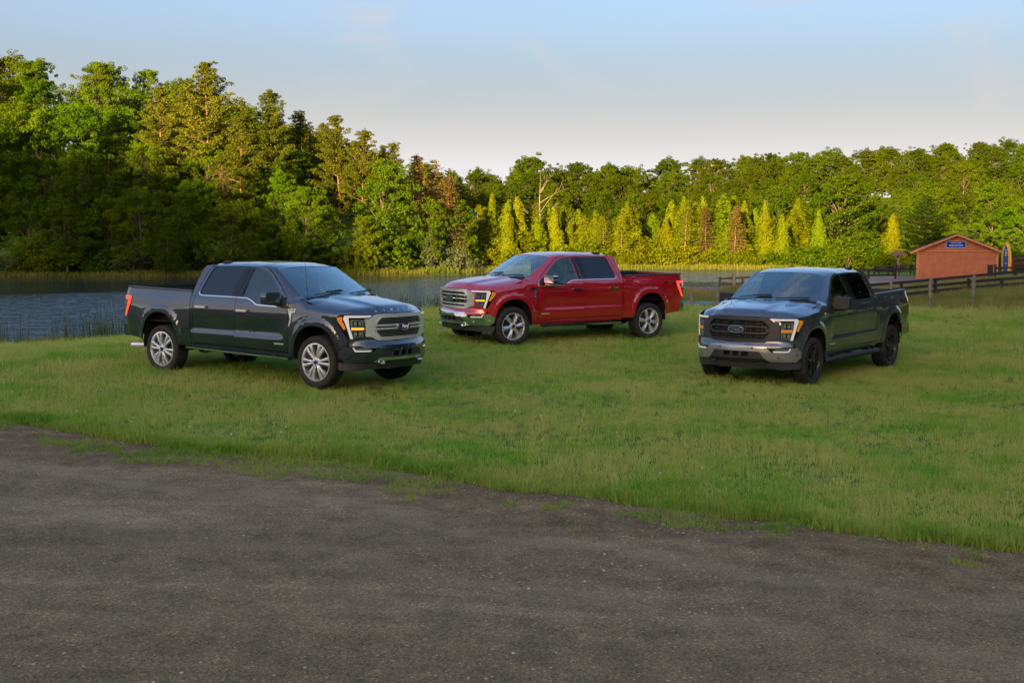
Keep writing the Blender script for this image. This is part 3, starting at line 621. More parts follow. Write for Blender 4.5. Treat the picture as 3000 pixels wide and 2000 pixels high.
for y0, y1, dens, sc in ((9.5, 19, 190, 1.0), (19, 27, 120, 1.12), (27, 36, 62, 1.4), (36, 47, 30, 1.75)):
    x, y = sample(-.44 * y1 - 6, .44 * y1 + 6, y0, y1, dens, r_)
    keep = (np.abs(x) < .425 * y + 5.5) & (y > edge_y(x) + .02)
    keep &= lake_sd(x, y) > 1.0
    # thin, worn patches
    keep &= r_.uniform(0, 1, len(x)) < np.clip(1.05 + .75 * vnoise(x, y, 1.1, 31) + .5 * vnoise(x, y, .37, 32) + .25 * (y > 17), .55, 1)
    x, y = x[keep], y[keep]; bands.append((x, y, sc * r_.uniform(.7, 1.25, len(x)) * (1 + .28 * vnoise(x, y, 1.6, 33)) * np.where(y > edge_y(x) + .35, 1, 1.1)))
X = np.concatenate([b[0] for b in bands]); Y = np.concatenate([b[1] for b in bands]); S = np.concatenate([b[2] for b in bands])
scatter('lawn_grass', np.stack([X, Y, T(X, Y)], 1), S, r_.uniform(0, 6.28, len(X)), [blades(i, 18, .05, .056, .0062, .8) for i in (1, 2, 3, 4)] + [blades(9, 10, .05, .095, .005, .5)], G_LAWN, 'patchy mown grass of the lawn under the pickups', 'grass')
# denser, greener fringe along the road and weeds on the shoulder
x = r_.uniform(-13, 11, 6600); y = edge_y(x) + np.abs(r_.normal(size=6600)) * .34 - .12 - .28 * np.maximum(0, vnoise(x, x, .6, 45)) * r_.uniform(0, 1, 6600)
x2 = r_.uniform(-8.5, 6.5, 9000); y2 = edge_y(x2) - r_.uniform(.1, 1.7, 9000)
k2 = (vnoise(x2, y2, .55, 41) + .6 * vnoise(x2, y2, .2, 42) + .45 * np.exp(-((edge_y(x2) - y2 - .75) / .35) ** 2) - .45 * (edge_y(x2) - y2 - .5) - np.interp(x2, [-7, -2, 6], [.12, .30, .75])) > 0
x2, y2 = x2[k2], y2[k2]
X = np.concatenate([x, x2]); Y = np.concatenate([y, y2]); S = np.concatenate([r_.uniform(.45, 1.1, len(x)) * (1 + .45 * vnoise(x, y, .5, 44)), r_.uniform(.25, .65, len(x2))])
scatter('edge_grass', np.stack([X, Y, T(X, Y) + .012], 1), S, r_.uniform(0, 6.28, len(X)), [blades(i, 14, .05, .095, .009, .8) for i in (11, 12, 13)], G_EDGE, 'green fringe grass and weeds along the road edge', 'grass')
# grey-green weed tufts standing in the lawn
wp = np.array([(1318, 1192), (1775, 1165), (1605, 1178), (1670, 1172), (1965, 1193), (2075, 1205), (2345, 1190), (1770, 1180), (1790, 1168), (1330, 1198), (2760, 1190), (2900, 1280), (440, 1105)])
WX, WY = [], []
for px, py in wp:
    t = ray(px, py); d = 20.0
    for _ in range(12): d = (CAMZ - Tz(wx(px, d), d)) / t
    for q in range(4): WX.append(wx(px, d) + r_.normal() * .12); WY.append(d + r_.normal() * .14)
WX, WY = np.array(WX), np.array(WY)
scatter('weed_tufts', np.stack([WX, WY, T(WX, WY)], 1), r_.uniform(.8, 1.3, len(WX)), r_.uniform(0, 6.28, len(WX)), [blades(i, 12, .07, .075, .007, .8) for i in (15, 16)], grassmat('weeds', (.10, .19, .075), (.14, .23, .095), (.18, .26, .11)), 'grey-green weed tufts standing in the lawn', 'weeds')
# white clover heads
cx, cy = sample(-7, 7, 11, 21, 1.8, r_); k = (np.abs(cx) < .42 * cy) & (cy > edge_y(cx) + .1) & (vnoise(cx, cy, 1.8, 51) > .1); cx, cy = cx[k], cy[k]
mbf = MB(); mbf.lathe([(0.001, .05), (.011, .055), (.013, .065), (.009, .076), (.001, .08)], 6, 'Z')
scatter('clover_flowers', np.stack([cx, cy, T(cx, cy)], 1), r_.uniform(.4, .8, len(cx)), cx * 0, [mbf.mesh('clover')], simple('clover_white', (.7, .7, .62), .8), 'small white clover heads dotted in the lawn', 'flowers')
# tall grass beyond the crest on the right and along the near banks
x, y = sample(-22, 46, 28, 92, 7.5, r_); sdv = lake_sd(x, y)
crest = np.interp(x, [-40, -12, -9, -6, -2, 8, 15, 30], [19, 20.5, 23, 27, 33, 36, 38, 39])
k = (np.abs(x) < .43 * y + 6) & (y > crest + 1.5) & (sdv > .15) & ~((y > 92.5 - .1 * (x - 19)) & (x > 18)) & ((x > 13) | (sdv < 4))
x, y = x[k], y[k]
scatter('bank_grass', np.stack([x, y, T(x, y)], 1), r_.uniform(.8, 1.5, len(x)) * np.where(x > 13, np.where(y > 41.5, .75, .4), .6), r_.uniform(0, 6.28, len(x)), [blades(i, 26, .16, .30, .014, .5) for i in (17, 18, 19)], G_TALL, 'tall yellowish grass on the slope beyond the lawn', 'grass')
# reeds in the water's edge on the left and behind the pickups
x, y = sample(-24, 16, 44, 90, 9, r_); sdv = lake_sd(x, y)
k = (sdv > -1.3) & (sdv < .9) & (x < 3.5) & (r_.uniform(0, 1, len(x)) < .30 + .55 * vnoise(x, y, 1.3, 61)) & (np.abs(x) < .43 * y + 1)
x, y = x[k], y[k]
scatter('near_reeds', np.stack([x, y, np.maximum(T(x, y), LAKE_Z - .25)], 1), r_.uniform(.6, 1.35, len(x)), r_.uniform(0, 6.28, len(x)), [blades(i, 9, .12, 1.0, .022, .28, .45) for i in (22, 23, 24)], grassmat('reeds_near', (.030, .065, .012), (.055, .100, .020), (.10, .13, .03)), 'thin green reeds standing in the shallow near water', 'reeds')
# reed belt of the far shore
x, y = sample(-62, 45, 95, 150, 6.5, r_); sdv = lake_sd(x, y)
k = (sdv > -.6) & (sdv < np.interp(x, [-20, -5, 8], [.9, 1.2, 2.4])) & (y > 98) & (np.abs(x) < .43 * y + 2)
x, y = x[k], y[k]
scatter('far_reeds', np.stack([x, y, np.maximum(T(x, y), LAKE_Z - .1)], 1), r_.uniform(.6, 1.2, len(x)), r_.uniform(0, 6.28, len(x)), [blades(i, 30, .3, .36, .04, .4, .5) for i in (25, 26, 27)], G_REED, 'belt of reeds and grass along the far shore', 'reeds')
# lily pads
x, y = sample(10.5, 19, 90, 104, 5, r_); k = (lake_sd(x, y) < -.3) & (vnoise(x, y, 3.2, 71) > -.25) & (y < 103) & (y > 91); x, y = x[k], y[k]
mbf = MB(); mbf.lathe([(.001, .012), (.16, .012), (.17, .02)], 9, 'Z')
scatter('lily_pads', np.stack([x, y, x * 0 + LAKE_Z], 1), r_.uniform(.6, 1.6, len(x)), x * 0, [mbf.mesh('pad')], simple('lily_pad', (.16, .17, .035), .6), 'yellow-green lily pads floating near the wooden jetty', 'water plants')
# pebbles on the road
x, y = sample(-11, 11, 4.0, 18, 420, r_); k = (y < edge_y(x) - .02) & (np.abs(x) < .42 * y + 3.5) & (r_.uniform(0, 1, len(x)) < .35 + .45 * vnoise(x, y, .8, 81) + .5 * np.exp(-((edge_y(x) - y) / .5) ** 2)); x, y = x[k], y[k]
def pebble(seed):
    r = np.random.default_rng(seed); bm = bmesh.new(); bmesh.ops.create_icosphere(bm, subdivisions=1, radius=.012)
    for v in bm.verts: v.co = Vector(v.co) * float(r.uniform(.75, 1.2)); v.co.z *= .6
    me = bpy.data.meshes.new('pebble'); bm.to_mesh(me); bm.free(); return me
def pebmat():
    m, n, o = newmat('pebbles'); b = pbsdf(n, o, rough=.8); oi = N(n, 'ShaderNodeObjectInfo'); r = ramp(n, oi.outputs['Random'], [(0, (.12, .11, .09)), (.4, (.22, .19, .14)), (.75, (.30, .25, .18)), (.95, (.42, .38, .30)), (1, (.6, .56, .48))]); n.links.new(r.outputs[0], b.inputs['Base Color']); return m
scatter('pebbles', np.stack([x, y, T(x, y) + .026], 1), r_.uniform(.2, 1, len(x)) ** 4 * 1.2 + .16, r_.uniform(0, 6.28, len(x)), [pebble(i) for i in range(4)], pebmat(), 'small grey stones strewn over the dirt road', 'pebbles')
# the wood behind the camera that casts the long shade
P, S = shade_wood()
scatter('shade_wood', P, S, r_.uniform(0, 6.28, len(P)), [KIT['oak'][0][1].copy(), KIT['oak'][1][1].copy(), KIT['oak'][2][1].copy()], LEAF['oak'], 'wooded ridge behind the viewer that shades the lawn', 'wood')
# ------------------------------------------------------------------ shed, fences, jetty, posts
SIDING = simple('shed_siding', (.40, .135, .062), .8, var=.15, scale=2.5)
TRIMW = simple('shed_trim', (.50, .19, .085), .75, var=.1, scale=2)
SHINGLE = simple('shingles', (.045, .042, .04), .9, var=.3, scale=6)
BLACKWOOD = simple('black_fence_paint', (.014, .013, .013), .75, var=.3, scale=4)
GREYWOOD = simple('grey_wood', (.19, .16, .125), .9, var=.35, scale=5, bump=.4)
BROWNWOOD = simple('brown_wood', (.13, .078, .045), .9, var=.3, scale=5)
TANWOOD = simple('tan_wood', (.34, .22, .10), .85, var=.25, scale=4)
SIGNBLUE = simple('sign_blue', (.006, .055, .36), .8, spec=.1)
WHITE = simple('white_paint', (.75, .75, .73), .5)
def textmesh(body, size, depth=.004, shear=0.0, spacing=1.0, bold=0.0):
    cu = bpy.data.curves.new('lettering', 'FONT'); cu.body = body; cu.size = size; cu.align_x = 'CENTER'; cu.align_y = 'CENTER'; cu.extrude = depth; cu.shear = shear; cu.space_character = spacing; cu.offset = bold; cu.resolution_u = 3
    ob = bpy.data.objects.new('lettering', cu); C.objects.link(ob); dg = bpy.context.evaluated_depsgraph_get(); me = bpy.data.meshes.new_from_object(ob.evaluated_get(dg)); bpy.data.objects.remove(ob); bpy.data.curves.remove(cu)
    me.materials.clear(); return me
# shed: gable towards the lawn
D = 105.0
sx0, sx1 = wx(2688, D), wx(2915, D); sc_ = (sx0 + sx1) / 2; sw = sx1 - sx0; sz = Tz(sc_, D) - .02
eave, peak, ov, dep = 0.83 - sz, 2.13 - sz, .50, 6.0
sh = thing('shed', 'orange-brown wooden boat shed with a low gable and blue sign', 'shed', (sc_, D, sz), R(-19))
hw = sw / 2
mb = MB(); mb.box((0, dep / 2, eave / 2), (sw - .12, dep - .1, eave)); mb.prism([(-hw + .06, 0), (hw - .06, 0), (0, peak - eave)], lambda a, b: (a, .08, b + eave), lambda a, b: (a, dep - .08, b + eave)); mb.obj('wall', SIDING, sh)
def gable_z(x): return eave + (peak - eave) * (1 - abs(x) / hw)
nb = 22; bw = (sw - .5) / nb
for i in range(nb):
    x = -sw / 2 + .25 + bw * (i + .5)
    MB().box((x, .012, (eave - .12) / 2 + .02), (bw - .022, .05, eave - .2)).obj('plank', SIDING, sh)
    a, b_ = x - bw / 2 + .011, x + bw / 2 - .011; zt = lambda q: gable_z(q) - .13
    if min(zt(a), zt(b_)) > eave + .05: MB().prism([(a, eave + .04), (b_, eave + .04), (b_, zt(b_)), (a, zt(a))], lambda p, q: (p, -.012, q), lambda p, q: (p, .03, q)).obj('plank', SIDING, sh)
MB().box((0, -.03, eave - .04), (sw - .1, .07, .13)).obj('trim_board', TRIMW, sh)
for s in (-1, 1): MB().box((s * (hw - .12), -.02, eave / 2), (.2, .09, eave - .02)).obj('corner_board', TRIMW, sh)
for s in (-1, 1):
    e = Vector((s * (hw + ov), 0, eave - (peak - eave) * ov / hw)); p = Vector((0, 0, peak))
    MB().prism([(0, peak + .02), (e.x, e.z + .02), (e.x, e.z - .02), (0, peak - .02)], lambda a, b: (a, -.5, b + .10), lambda a, b: (a, dep + .4, b + .10)).obj('roof', SHINGLE, sh)
    MB().prism([(0, peak + .07), (e.x, e.z + .07), (e.x, e.z - .11), (0, peak - .11)], lambda a, b: (a, -.46, b), lambda a, b: (a, -.41, b)).obj('barge_board', TRIMW, sh)
sg = thing('blue_sign', 'blue sign with white lettering on the shed gable', 'sign', (sc_ - .14, D - .02, sz + eave + .48), R(-19))
def chamf(w_, h_, c): return [(-w_ + c, -h_), (w_ - c, -h_), (w_, -h_ + c), (w_, h_ - c), (w_ - c, h_), (-w_ + c, h_), (-w_, h_ - c), (-w_, -h_ + c)]
MB().prism(chamf(.775, .285, .09), lambda a, b: (a, -.03, b), lambda a, b: (a, .0, b)).obj('border', WHITE, sg)
MB().prism(chamf(.755, .265, .085), lambda a, b: (a, -.036, b), lambda a, b: (a, -.01, b)).obj('panel', SIGNBLUE, sg)
for body, size, z, sp in (('TROUT LAKE', .12, .13, 1.2), ('AQUATICS', .20, -.08, 1.1)):
    o = link('lettering', textmesh(body, size, .006, .12 if z < 0 else 0, sp, .0), WHITE, sg); o.location = (0, -.042, z); o.rotation_euler = (math.pi / 2, 0, 0)
# fences
def fence(pts, h, rails, label, mat=BLACKWOOD, post=.14, rail=(.05, .15), name='rail_fence', extra=.0):
    o0 = Vector(pts[0]); t = thing(name, label, 'fence', o0)
    for p in pts:
        p = Vector(p) - o0; MB().box((p.x, p.y, h / 2 - .2), (post, post, h + .45)).obj('post', mat, t)
    for a, b in zip(pts[:-1], pts[1:]):
        a, b = Vector(a) - o0, Vector(b) - o0
        for z in rails:
            dz = Vector((0, -post / 2 - .03, z + random.uniform(-.01, .01))); MB().beam(a + dz, b + dz, rail[0], rail[1]).obj('rail', mat, t)
    return t
def fpts(L, h): return [tuple(at(px, py, d) - Vector((0, 0, h))) for px, py, d in L]
fence(fpts([(2440, 838, 70), (2545, 829, 71.6), (2645, 821, 75.5), (2745, 812, 79.5), (2843, 803, 80), (2940, 794, 77.5), (3045, 786, 76)], 1.12), 1.15, (.28, .63, 1.0), 'black three-rail fence running across in front of the shed', post=.16, rail=(.05, .17))
fence(fpts([(2450, 796, 122), (2500, 790, 123), (2545, 785, 124), (2590, 781, 125), (2640, 777, 126), (2690, 772, 127)], 1.2), 1.2, (.35, .7, 1.05), 'far black fence behind the kiosk and picnic tables')
fence(fpts([(2470, 792, 108), (2548, 788, 107), (2627, 785, 106)], 1.2), 1.2, (.15, .65, 1.1), 'short dark fence panel with wide gaps left of the kiosk')
fence(fpts([(2920, 752, 118), (2975, 748, 118), (3040, 744, 117)], 1.2), 1.25, (.25, .62, 1.0), 'black fence behind the upright boat')
fence(fpts([(2920, 778, 96), (2980, 776, 95), (3040, 772, 94)], 1.2), 1.25, (.3, .65, 1.0), 'dark fence section beside the boat, nearest the yard')
fence(fpts([(2925, 757, 110), (2970, 752, 109), (3030, 748, 108)], 1.0), 1.0, (.4, .85), 'thin red handrail at the right edge of the yard', simple('red_paint', (.32, .045, .035), .6), .06, (.04, .05), 'handrail')
fence(fpts([(2111, 813, 91), (2178, 810, 92), (2245, 806, 93), (2320, 803, 94)], 1.1), 1.1, (.2, .62, 1.02), 'brown rail fence by the water left of the grey pickup cab', BROWNWOOD, .14, (.05, .14))
gp = thing('gate_post', 'thick black gate post at the right corner of the shed', 'post', at(2905, 824, 88) - Vector((0, 0, .2))); MB().box((0, 0, .65), (.3, .3, 1.3)).obj('shaft', BLACKWOOD, gp); MB().box((0, 0, 1.32), (.34, .34, .05)).obj('cap', BLACKWOOD, gp)
def wpost(px, ptop, pbot, d, rad, label, mat=GREYWOOD):
    a = at(px, pbot, d); h = (ray(px, pbot) - ray(px, ptop)) * d
    rr = [rad * 1.04, rad, rad * .97, rad * .93]
    o = MB().tube([(0, 0, -.4), (.01, 0, h * .35), (0, .01, h * .75), (.015, 0, h)], rr, 10).obj('wooden_post', mat, None, True, 40); o.location = a
    tag(o, label, 'post', 'round wooden posts')
wpost(2029, 854, 930, 47, .075, 'weathered grey post just behind the red tailgate')
wpost(2105, 844, 888, 68, .085, 'grey post standing in the wet grass near the jetty')
wpost(2153, 803, 848, 89, .11, 'tan round post behind the brown rail fence', TANWOOD)
wpost(2615, 819, 880, 46, .062, 'wooden post just above the tailgate of the grey pickup')
wpost(2731, 815, 902, 42, .062, 'grey round post on the lawn edge, second from the grey pickup')
wpost(2858, 806, 896, 42, .066, 'rightmost grey round post on the lawn edge')
# jetty
jt = thing('wooden_jetty', 'low wooden jetty with tan side boards over the water', 'jetty', (0, 0, 0))
a, b = at(1840, 832, 90), at(2128, 850, 84.5); dirv = (b - a); L = dirv.length; dirv.normalize(); nrm = Vector((-dirv.y, dirv.x, 0)).normalized()
MB().beam(a + Vector((0, 0, -.12)) - nrm * .6, b + Vector((0, 0, -.12)) - nrm * .6, .06, .24).obj('side_board', TANWOOD, jt)
MB().beam(a + Vector((0, 0, -.12)) + nrm * .6, b + Vector((0, 0, -.12)) + nrm * .6, .06, .24).obj('side_board', TANWOOD, jt)
k = int(L / .17); pm = MB().box((0, 0, 0), (.15, 1.3, .04)).mesh('plank')
for i in range(k):
    o = link('plank', pm, GREYWOOD, jt); o.location = a + dirv * (i + .5) * (L / k) + Vector((0, 0, .02)); o.rotation_euler = (0, math.asin(-dirv.z), math.atan2(dirv.y, dirv.x))
for i in range(4):
    p = a + dirv * (L * (i + .5) / 4)
    for s in (-1, 1): MB().tube([p + nrm * s * .5 + Vector((0, 0, -1.3)), p + nrm * s * .5 + Vector((0, 0, -.03))], .08, 8).obj('pile', GREYWOOD, jt)
# kiosk with a little hipped roof
kd = 108; kb = at(2634, 803, kd); kz = kb.z
kk = thing('notice_kiosk', 'grey wooden post kiosk with a small hipped roof', 'kiosk', kb)
ptop = (ray(2634, 803) - ray(2634, 744)) * kd
MB().box((0, 0, ptop / 2 - .1), (.17, .17, ptop + .2)).obj('post', GREYWOOD, kk)
for s in (-1, 1): MB().beam((0, 0, ptop - .55), (s * .42, 0, ptop - .05), .08, .08).obj('brace', GREYWOOD, kk)
mb = MB(); mb.add([(-.62, -.55, ptop - .06), (.62, -.55, ptop - .06), (.62, .55, ptop - .06), (-.62, .55, ptop - .06), (-.16, 0, ptop + .34), (.16, 0, ptop + .34), (-.62, -.55, ptop - .13), (.62, -.55, ptop - .13), (.62, .55, ptop - .13), (-.62, .55, ptop - .13)],
                  [[0, 1, 5, 4], [2, 3, 4, 5], [1, 2, 5], [3, 0, 4], [6, 7, 1, 0], [7, 8, 2, 1], [8, 9, 3, 2], [9, 6, 0, 3], [9, 8, 7, 6]]); mb.obj('roof', BROWNWOOD, kk)
# picnic tables
for px, py, d, lab, rz in ((2592, 806, 104, 'dark picnic table left of the kiosk', .1), (2654, 803, 103, 'dark picnic table between the kiosk and the shed', -.05)):
    tb = thing('picnic_table', lab, 'picnic table', at(px, py, d), rz)
    for i in range(5): MB().box((0, -.3 + i * .15, .72), (1.7, .135, .045)).obj('table_plank', BLACKWOOD, tb)
    for s in (-1, 1): MB().box((0, s * .68, .43), (1.7, .24, .045)).obj('bench', BLACKWOOD, tb)
    for s in (-1, 1):
        for q in (-1, 1): MB().beam((s * .6, q * .62, -.05), (s * .6, q * .22, .70), .07, .09).obj('leg', BLACKWOOD, tb)
        MB().box((s * .56, 0, .39), (.05, 1.5, .09)).obj('crossbar', BLACKWOOD, tb)
# upright half boat used as a notice board
bd = 99; bb = at(2951, 795, bd); bh = (ray(2951, 795) - ray(2951, 707)) * bd; bwid = .41
bt = thing('upright_boat', 'yellow rowing boat stood on end with blue inside beside the shed', 'boat', bb, R(-48))
prof = [(bwid * 1.0 * math.cos(t_ * math.pi / 2) ** .72, bh * t_) for t_ in np.linspace(0, 1, 15)]
prof = [(bwid * .82, 0)] + [(bwid * (.82 + .18 * math.sin(min(1, z / (bh * .45)) * math.pi / 2)) if z < bh * .45 else bwid * math.cos((z / bh - .45) / .55 * math.pi / 2) ** .8, z) for _, z in prof[1:]]
full = [(-x, z) for x, z in prof] + [(x, z) for x, z in prof[::-1][1:]]
inner = [(x * .55, .06 + z * .88) for x, z in full]
nfull = len(full); V = [(x, 0, z) for x, z in full] + [(x * .98, -.10, z) for x, z in inner] + [(x, .5 * (1 - z / bh * .5), z * .97 + .02) for x, z in [(x * .6, z) for x, z in full]]
F = [[i, i + 1, nfull + i + 1, nfull + i] for i in range(nfull - 1)] + [[i, 2 * nfull + i, 2 * nfull + i + 1, i + 1] for i in range(nfull - 1)] + [list(range(2 * nfull, 3 * nfull))]
YEL = simple('boat_yellow', (.62, .34, .02), .45); MB().add(V, F).obj('hull', YEL, bt)
MB().prism(inner, lambda a_, b_: (a_, -.085, b_), lambda a_, b_: (a_, .0, b_)).obj('back_panel', simple('boat_blue', (.012, .06, .25), .5), bt)
for z, wd in ((bh * .70, .16), (bh * .62, .2), (bh * .57, .13), (bh * .535, .16), (bh * .27, .12), (bh * .12, .12), (bh * .12 - .03, .3)): MB().box((.02 if z > .5 else 0, -.095, z), (wd, .012, .035)).obj('white_mark', WHITE, bt)
# ------------------------------------------------------------------ pickups: x forward, y left, z up, origin midway between the axles on the ground
def smooth_table(xs, ys, sig, n=1601, lo=None, hi=None):
    lo = xs[0] if lo is None else lo; hi = xs[-1] if hi is None else hi
    g = np.linspace(lo, hi, n); v = np.interp(g, xs, ys); st = (hi - lo) / (n - 1)
    k = int(3 * sig / st); ker = np.exp(-.5 * (np.arange(-k, k + 1) * st / sig) ** 2); ker /= ker.sum()
    vp = np.concatenate([v[0] + (v[0] - v[1:k + 1][::-1]), v, v[-1] + (v[-1] - v[-k - 1:-1][::-1])]) if k > 0 else v
    r = np.convolve(vp, ker, 'valid')
    return lambda x: float(np.interp(x, g, r))
PROF_S = smooth_table([.25, .42, .50, .60, .70, .745, .765, .80, .86, .95, 1.05, 1.15, 1.22, 1.28, 1.34, 1.40, 1.50], [.89, .945, .972, .990, 1.0, 1.001, .990, .976, .979, .990, 1.0, 1.003, .997, .983, .964, .942, .90], .007)
PROF_P = smooth_table([.25, .42, .55, .70, .85, 1.0, 1.15, 1.22, 1.28, 1.34, 1.40, 1.50], [.89, .945, .975, .992, 1.0, 1.003, 1.003, .997, .985, .968, .950, .925], .02)
PROF_G = smooth_table([1.20, 1.30, 1.38, 1.5, 1.7, 1.95], [1.0, .978, .948, .900, .815, .705], .012)
def XF(y):
    a = abs(y); return 2.80 - .30 * a * a - 2.2 * max(0, a - .72) ** 2 - 30 * max(0, a - .93) ** 2
_yy = np.linspace(0, 1.08, 600); _xx = np.array([XF(v) for v in _yy])
def YC(x): return float(np.interp(-x, -_xx, _yy))
FTOP = smooth_table([1.15, 1.28, 1.42, 1.50, 1.57, 1.64, 2.10, 2.47, 2.7], [1.42, 1.425, 1.43, 1.42, 1.37, 1.33, 1.272, 1.222, 1.19], .015)
ARCH = ((1.845, .40, .47, .585, 2.3), (-1.865, .40, .465, .655, 2.4))
def rho(x, z, A):
    cx, cz, a, b, n = A; dz = z - cz
    return (abs((x - cx) / a) ** n + abs(max(dz, -.25) / b) ** n) ** (1 / n) if dz > 0 else abs((x - cx) / a)
def s01(t): t = min(1, max(0, t)); return t * t * (3 - 2 * t)
def flare(x, z):
    f = 0
    for A in ARCH:
        r = rho(x, z, A); f += .030 * (1 - s01((r - 1.13) / .11)) * s01((z - .42) / .1)
        f += .012 * (1 - s01((r - 1.2) / .5))
    return f
def ybody(x, z):
    k = s01((x + 1.12) / .1) * s01((1.18 - x) / .2)
    y = PROF_P(z) * (1 - k) + PROF_S(z) * k + flare(x, z)
    if x > 1.2:
        d = FTOP(x) - z
        if d < .11: y -= .085 * (1 - d / .11) ** 2
    if x > 1.9:
        yc = YC(x); lim = 1.0 - (y - 1.0) * 0
        e = .035; a, b = y, yc + (y - 1.0) * .5
        h = min(1, max(0, .5 + .5 * (b - a) / e)); y = b + (a - b) * h - e * h * (1 - h)
    if x < -2.6: y -= .09 * ((-2.6 - x) / .32) ** 2.2
    return y
def side_map(s): return lambda x, z: (x, s * ybody(x, z), z)
def door_map(s):
    def f(x, z):
        k = s01((z - 1.30) / .08); return (x, s * (ybody(x, z) * (1 - k) + PROF_G(z) * k), z)
    return f
def fb(z): return float(np.interp(z, [.26, .34, .42, .46, .60, .70, .76, .85, 1.05, 1.20], [-.07, -.03, .005, .05, .065, .055, .005, .0, -.01, -.045]))
FB = smooth_table([.26, .34, .42, .46, .60, .70, .76, .85, 1.05, 1.20, 1.3], [-.07, -.03, .005, .05, .065, .055, .005, .0, -.01, -.045, -.08], .010)
def front_map(off=0.0): return lambda y, z: (XF(y) + FB(z) * max(0, 1 - abs(y) ** 4) + off, y, z)
def flat_front(off=0.0): return lambda y, z: (XF(y) + off - .025 * (z - .95), y, z)

def panel_mesh(name, outer, fmap, out, holes=(), th=.012, step=.05, bend=1e-4):
    """a sheet with thickness cut to a 2-D outline and laid on a curved surface, with exact surface normals"""
    loops = [list(outer)] + [list(h) for h in holes]
    flat = [p for l in loops for p in l]
    tris = tessellate_polygon([[Vector((p[0], p[1], 0)) for p in l] for l in loops])
    bm = bmesh.new(); vs = [bm.verts.new((p[0], p[1], 0)) for p in flat]
    for t in tris:
        try: bm.faces.new([vs[i] for i in t])
        except ValueError: pass
    bmesh.ops.remove_doubles(bm, verts=bm.verts, dist=1e-5)
    a = np.array(flat)
    for ax in (0, 1):
        lo, hi = a[:, ax].min(), a[:, ax].max(); n = max(1, int(round((hi - lo) / step)))
        for i in range(1, n):
            co = [0, 0, 0]; no = [0, 0, 0]; co[ax] = lo + (hi - lo) * i / n; no[ax] = 1
            bmesh.ops.bisect_plane(bm, geom=bm.verts[:] + bm.edges[:] + bm.faces[:], dist=1e-5, plane_co=co, plane_no=no)
    bm.verts.index_update(); bm.verts.ensure_lookup_table()
    P = [(v.co.x, v.co.y) for v in bm.verts]; F = [[v.index for v in f.verts] for f in bm.faces]
    bedges = [(e.verts[0].index, e.verts[1].index) for e in bm.edges if len(e.link_faces) == 1]
    bm.free()
    O = Vector(out); Q, Nn = [], []
    h = bend * 20
    for p in P:
        q = Vector(fmap(*p)); du = Vector(fmap(p[0] + h, p[1])) - Vector(fmap(p[0] - h, p[1])); dv = Vector(fmap(p[0], p[1] + h)) - Vector(fmap(p[0], p[1] - h))
        n = du.cross(dv)
        n = n.normalized() if n.length > 1e-12 else O.normalized()
        if n.dot(O) < 0: n = -n
        Q.append(q); Nn.append(n)
    k = len(Q); V = Q + [q - n * th for q, n in zip(Q, Nn)]
    Fo = []
    for f in F:
        c = (Q[f[1]] - Q[f[0]]).cross(Q[f[2]] - Q[f[0]])
        g = f if c.dot(Nn[f[0]]) > 0 else f[::-1]; Fo.append(g)
    nf = len(Fo); Fa = Fo + [[i + k for i in f[::-1]] for f in Fo]
    es = {}
    for f in Fo:
        for i in range(len(f)): es[(f[i], f[(i + 1) % len(f)])] = 1
    sides = []
    for a_, b_ in bedges:
        if (a_, b_) not in es: a_, b_ = b_, a_
        sides.append([b_, a_, a_ + k, b_ + k])
    V = list(V)
    for q in sides:
        b0 = len(V); V += [V[i] for i in q]; Fa.append([b0, b0 + 1, b0 + 2, b0 + 3])
    me = bpy.data.meshes.new(name); me.from_pydata([tuple(v) for v in V], [], Fa); me.update()
    me.polygons.foreach_set('use_smooth', np.ones(len(me.polygons), bool))
    ln = []
    for p in me.polygons:
        for li in p.loop_indices:
            vi = me.loops[li].vertex_index
            ln.append(tuple(Nn[vi]) if p.index < nf else tuple(-Nn[vi - k]) if p.index < 2 * nf else tuple(p.normal))
    me.normals_split_custom_set(ln)
    return me
def grid_mesh(name, fmap, nu, nv, out, th=.012):
    return panel_mesh2(name, fmap, nu, nv, out, th)
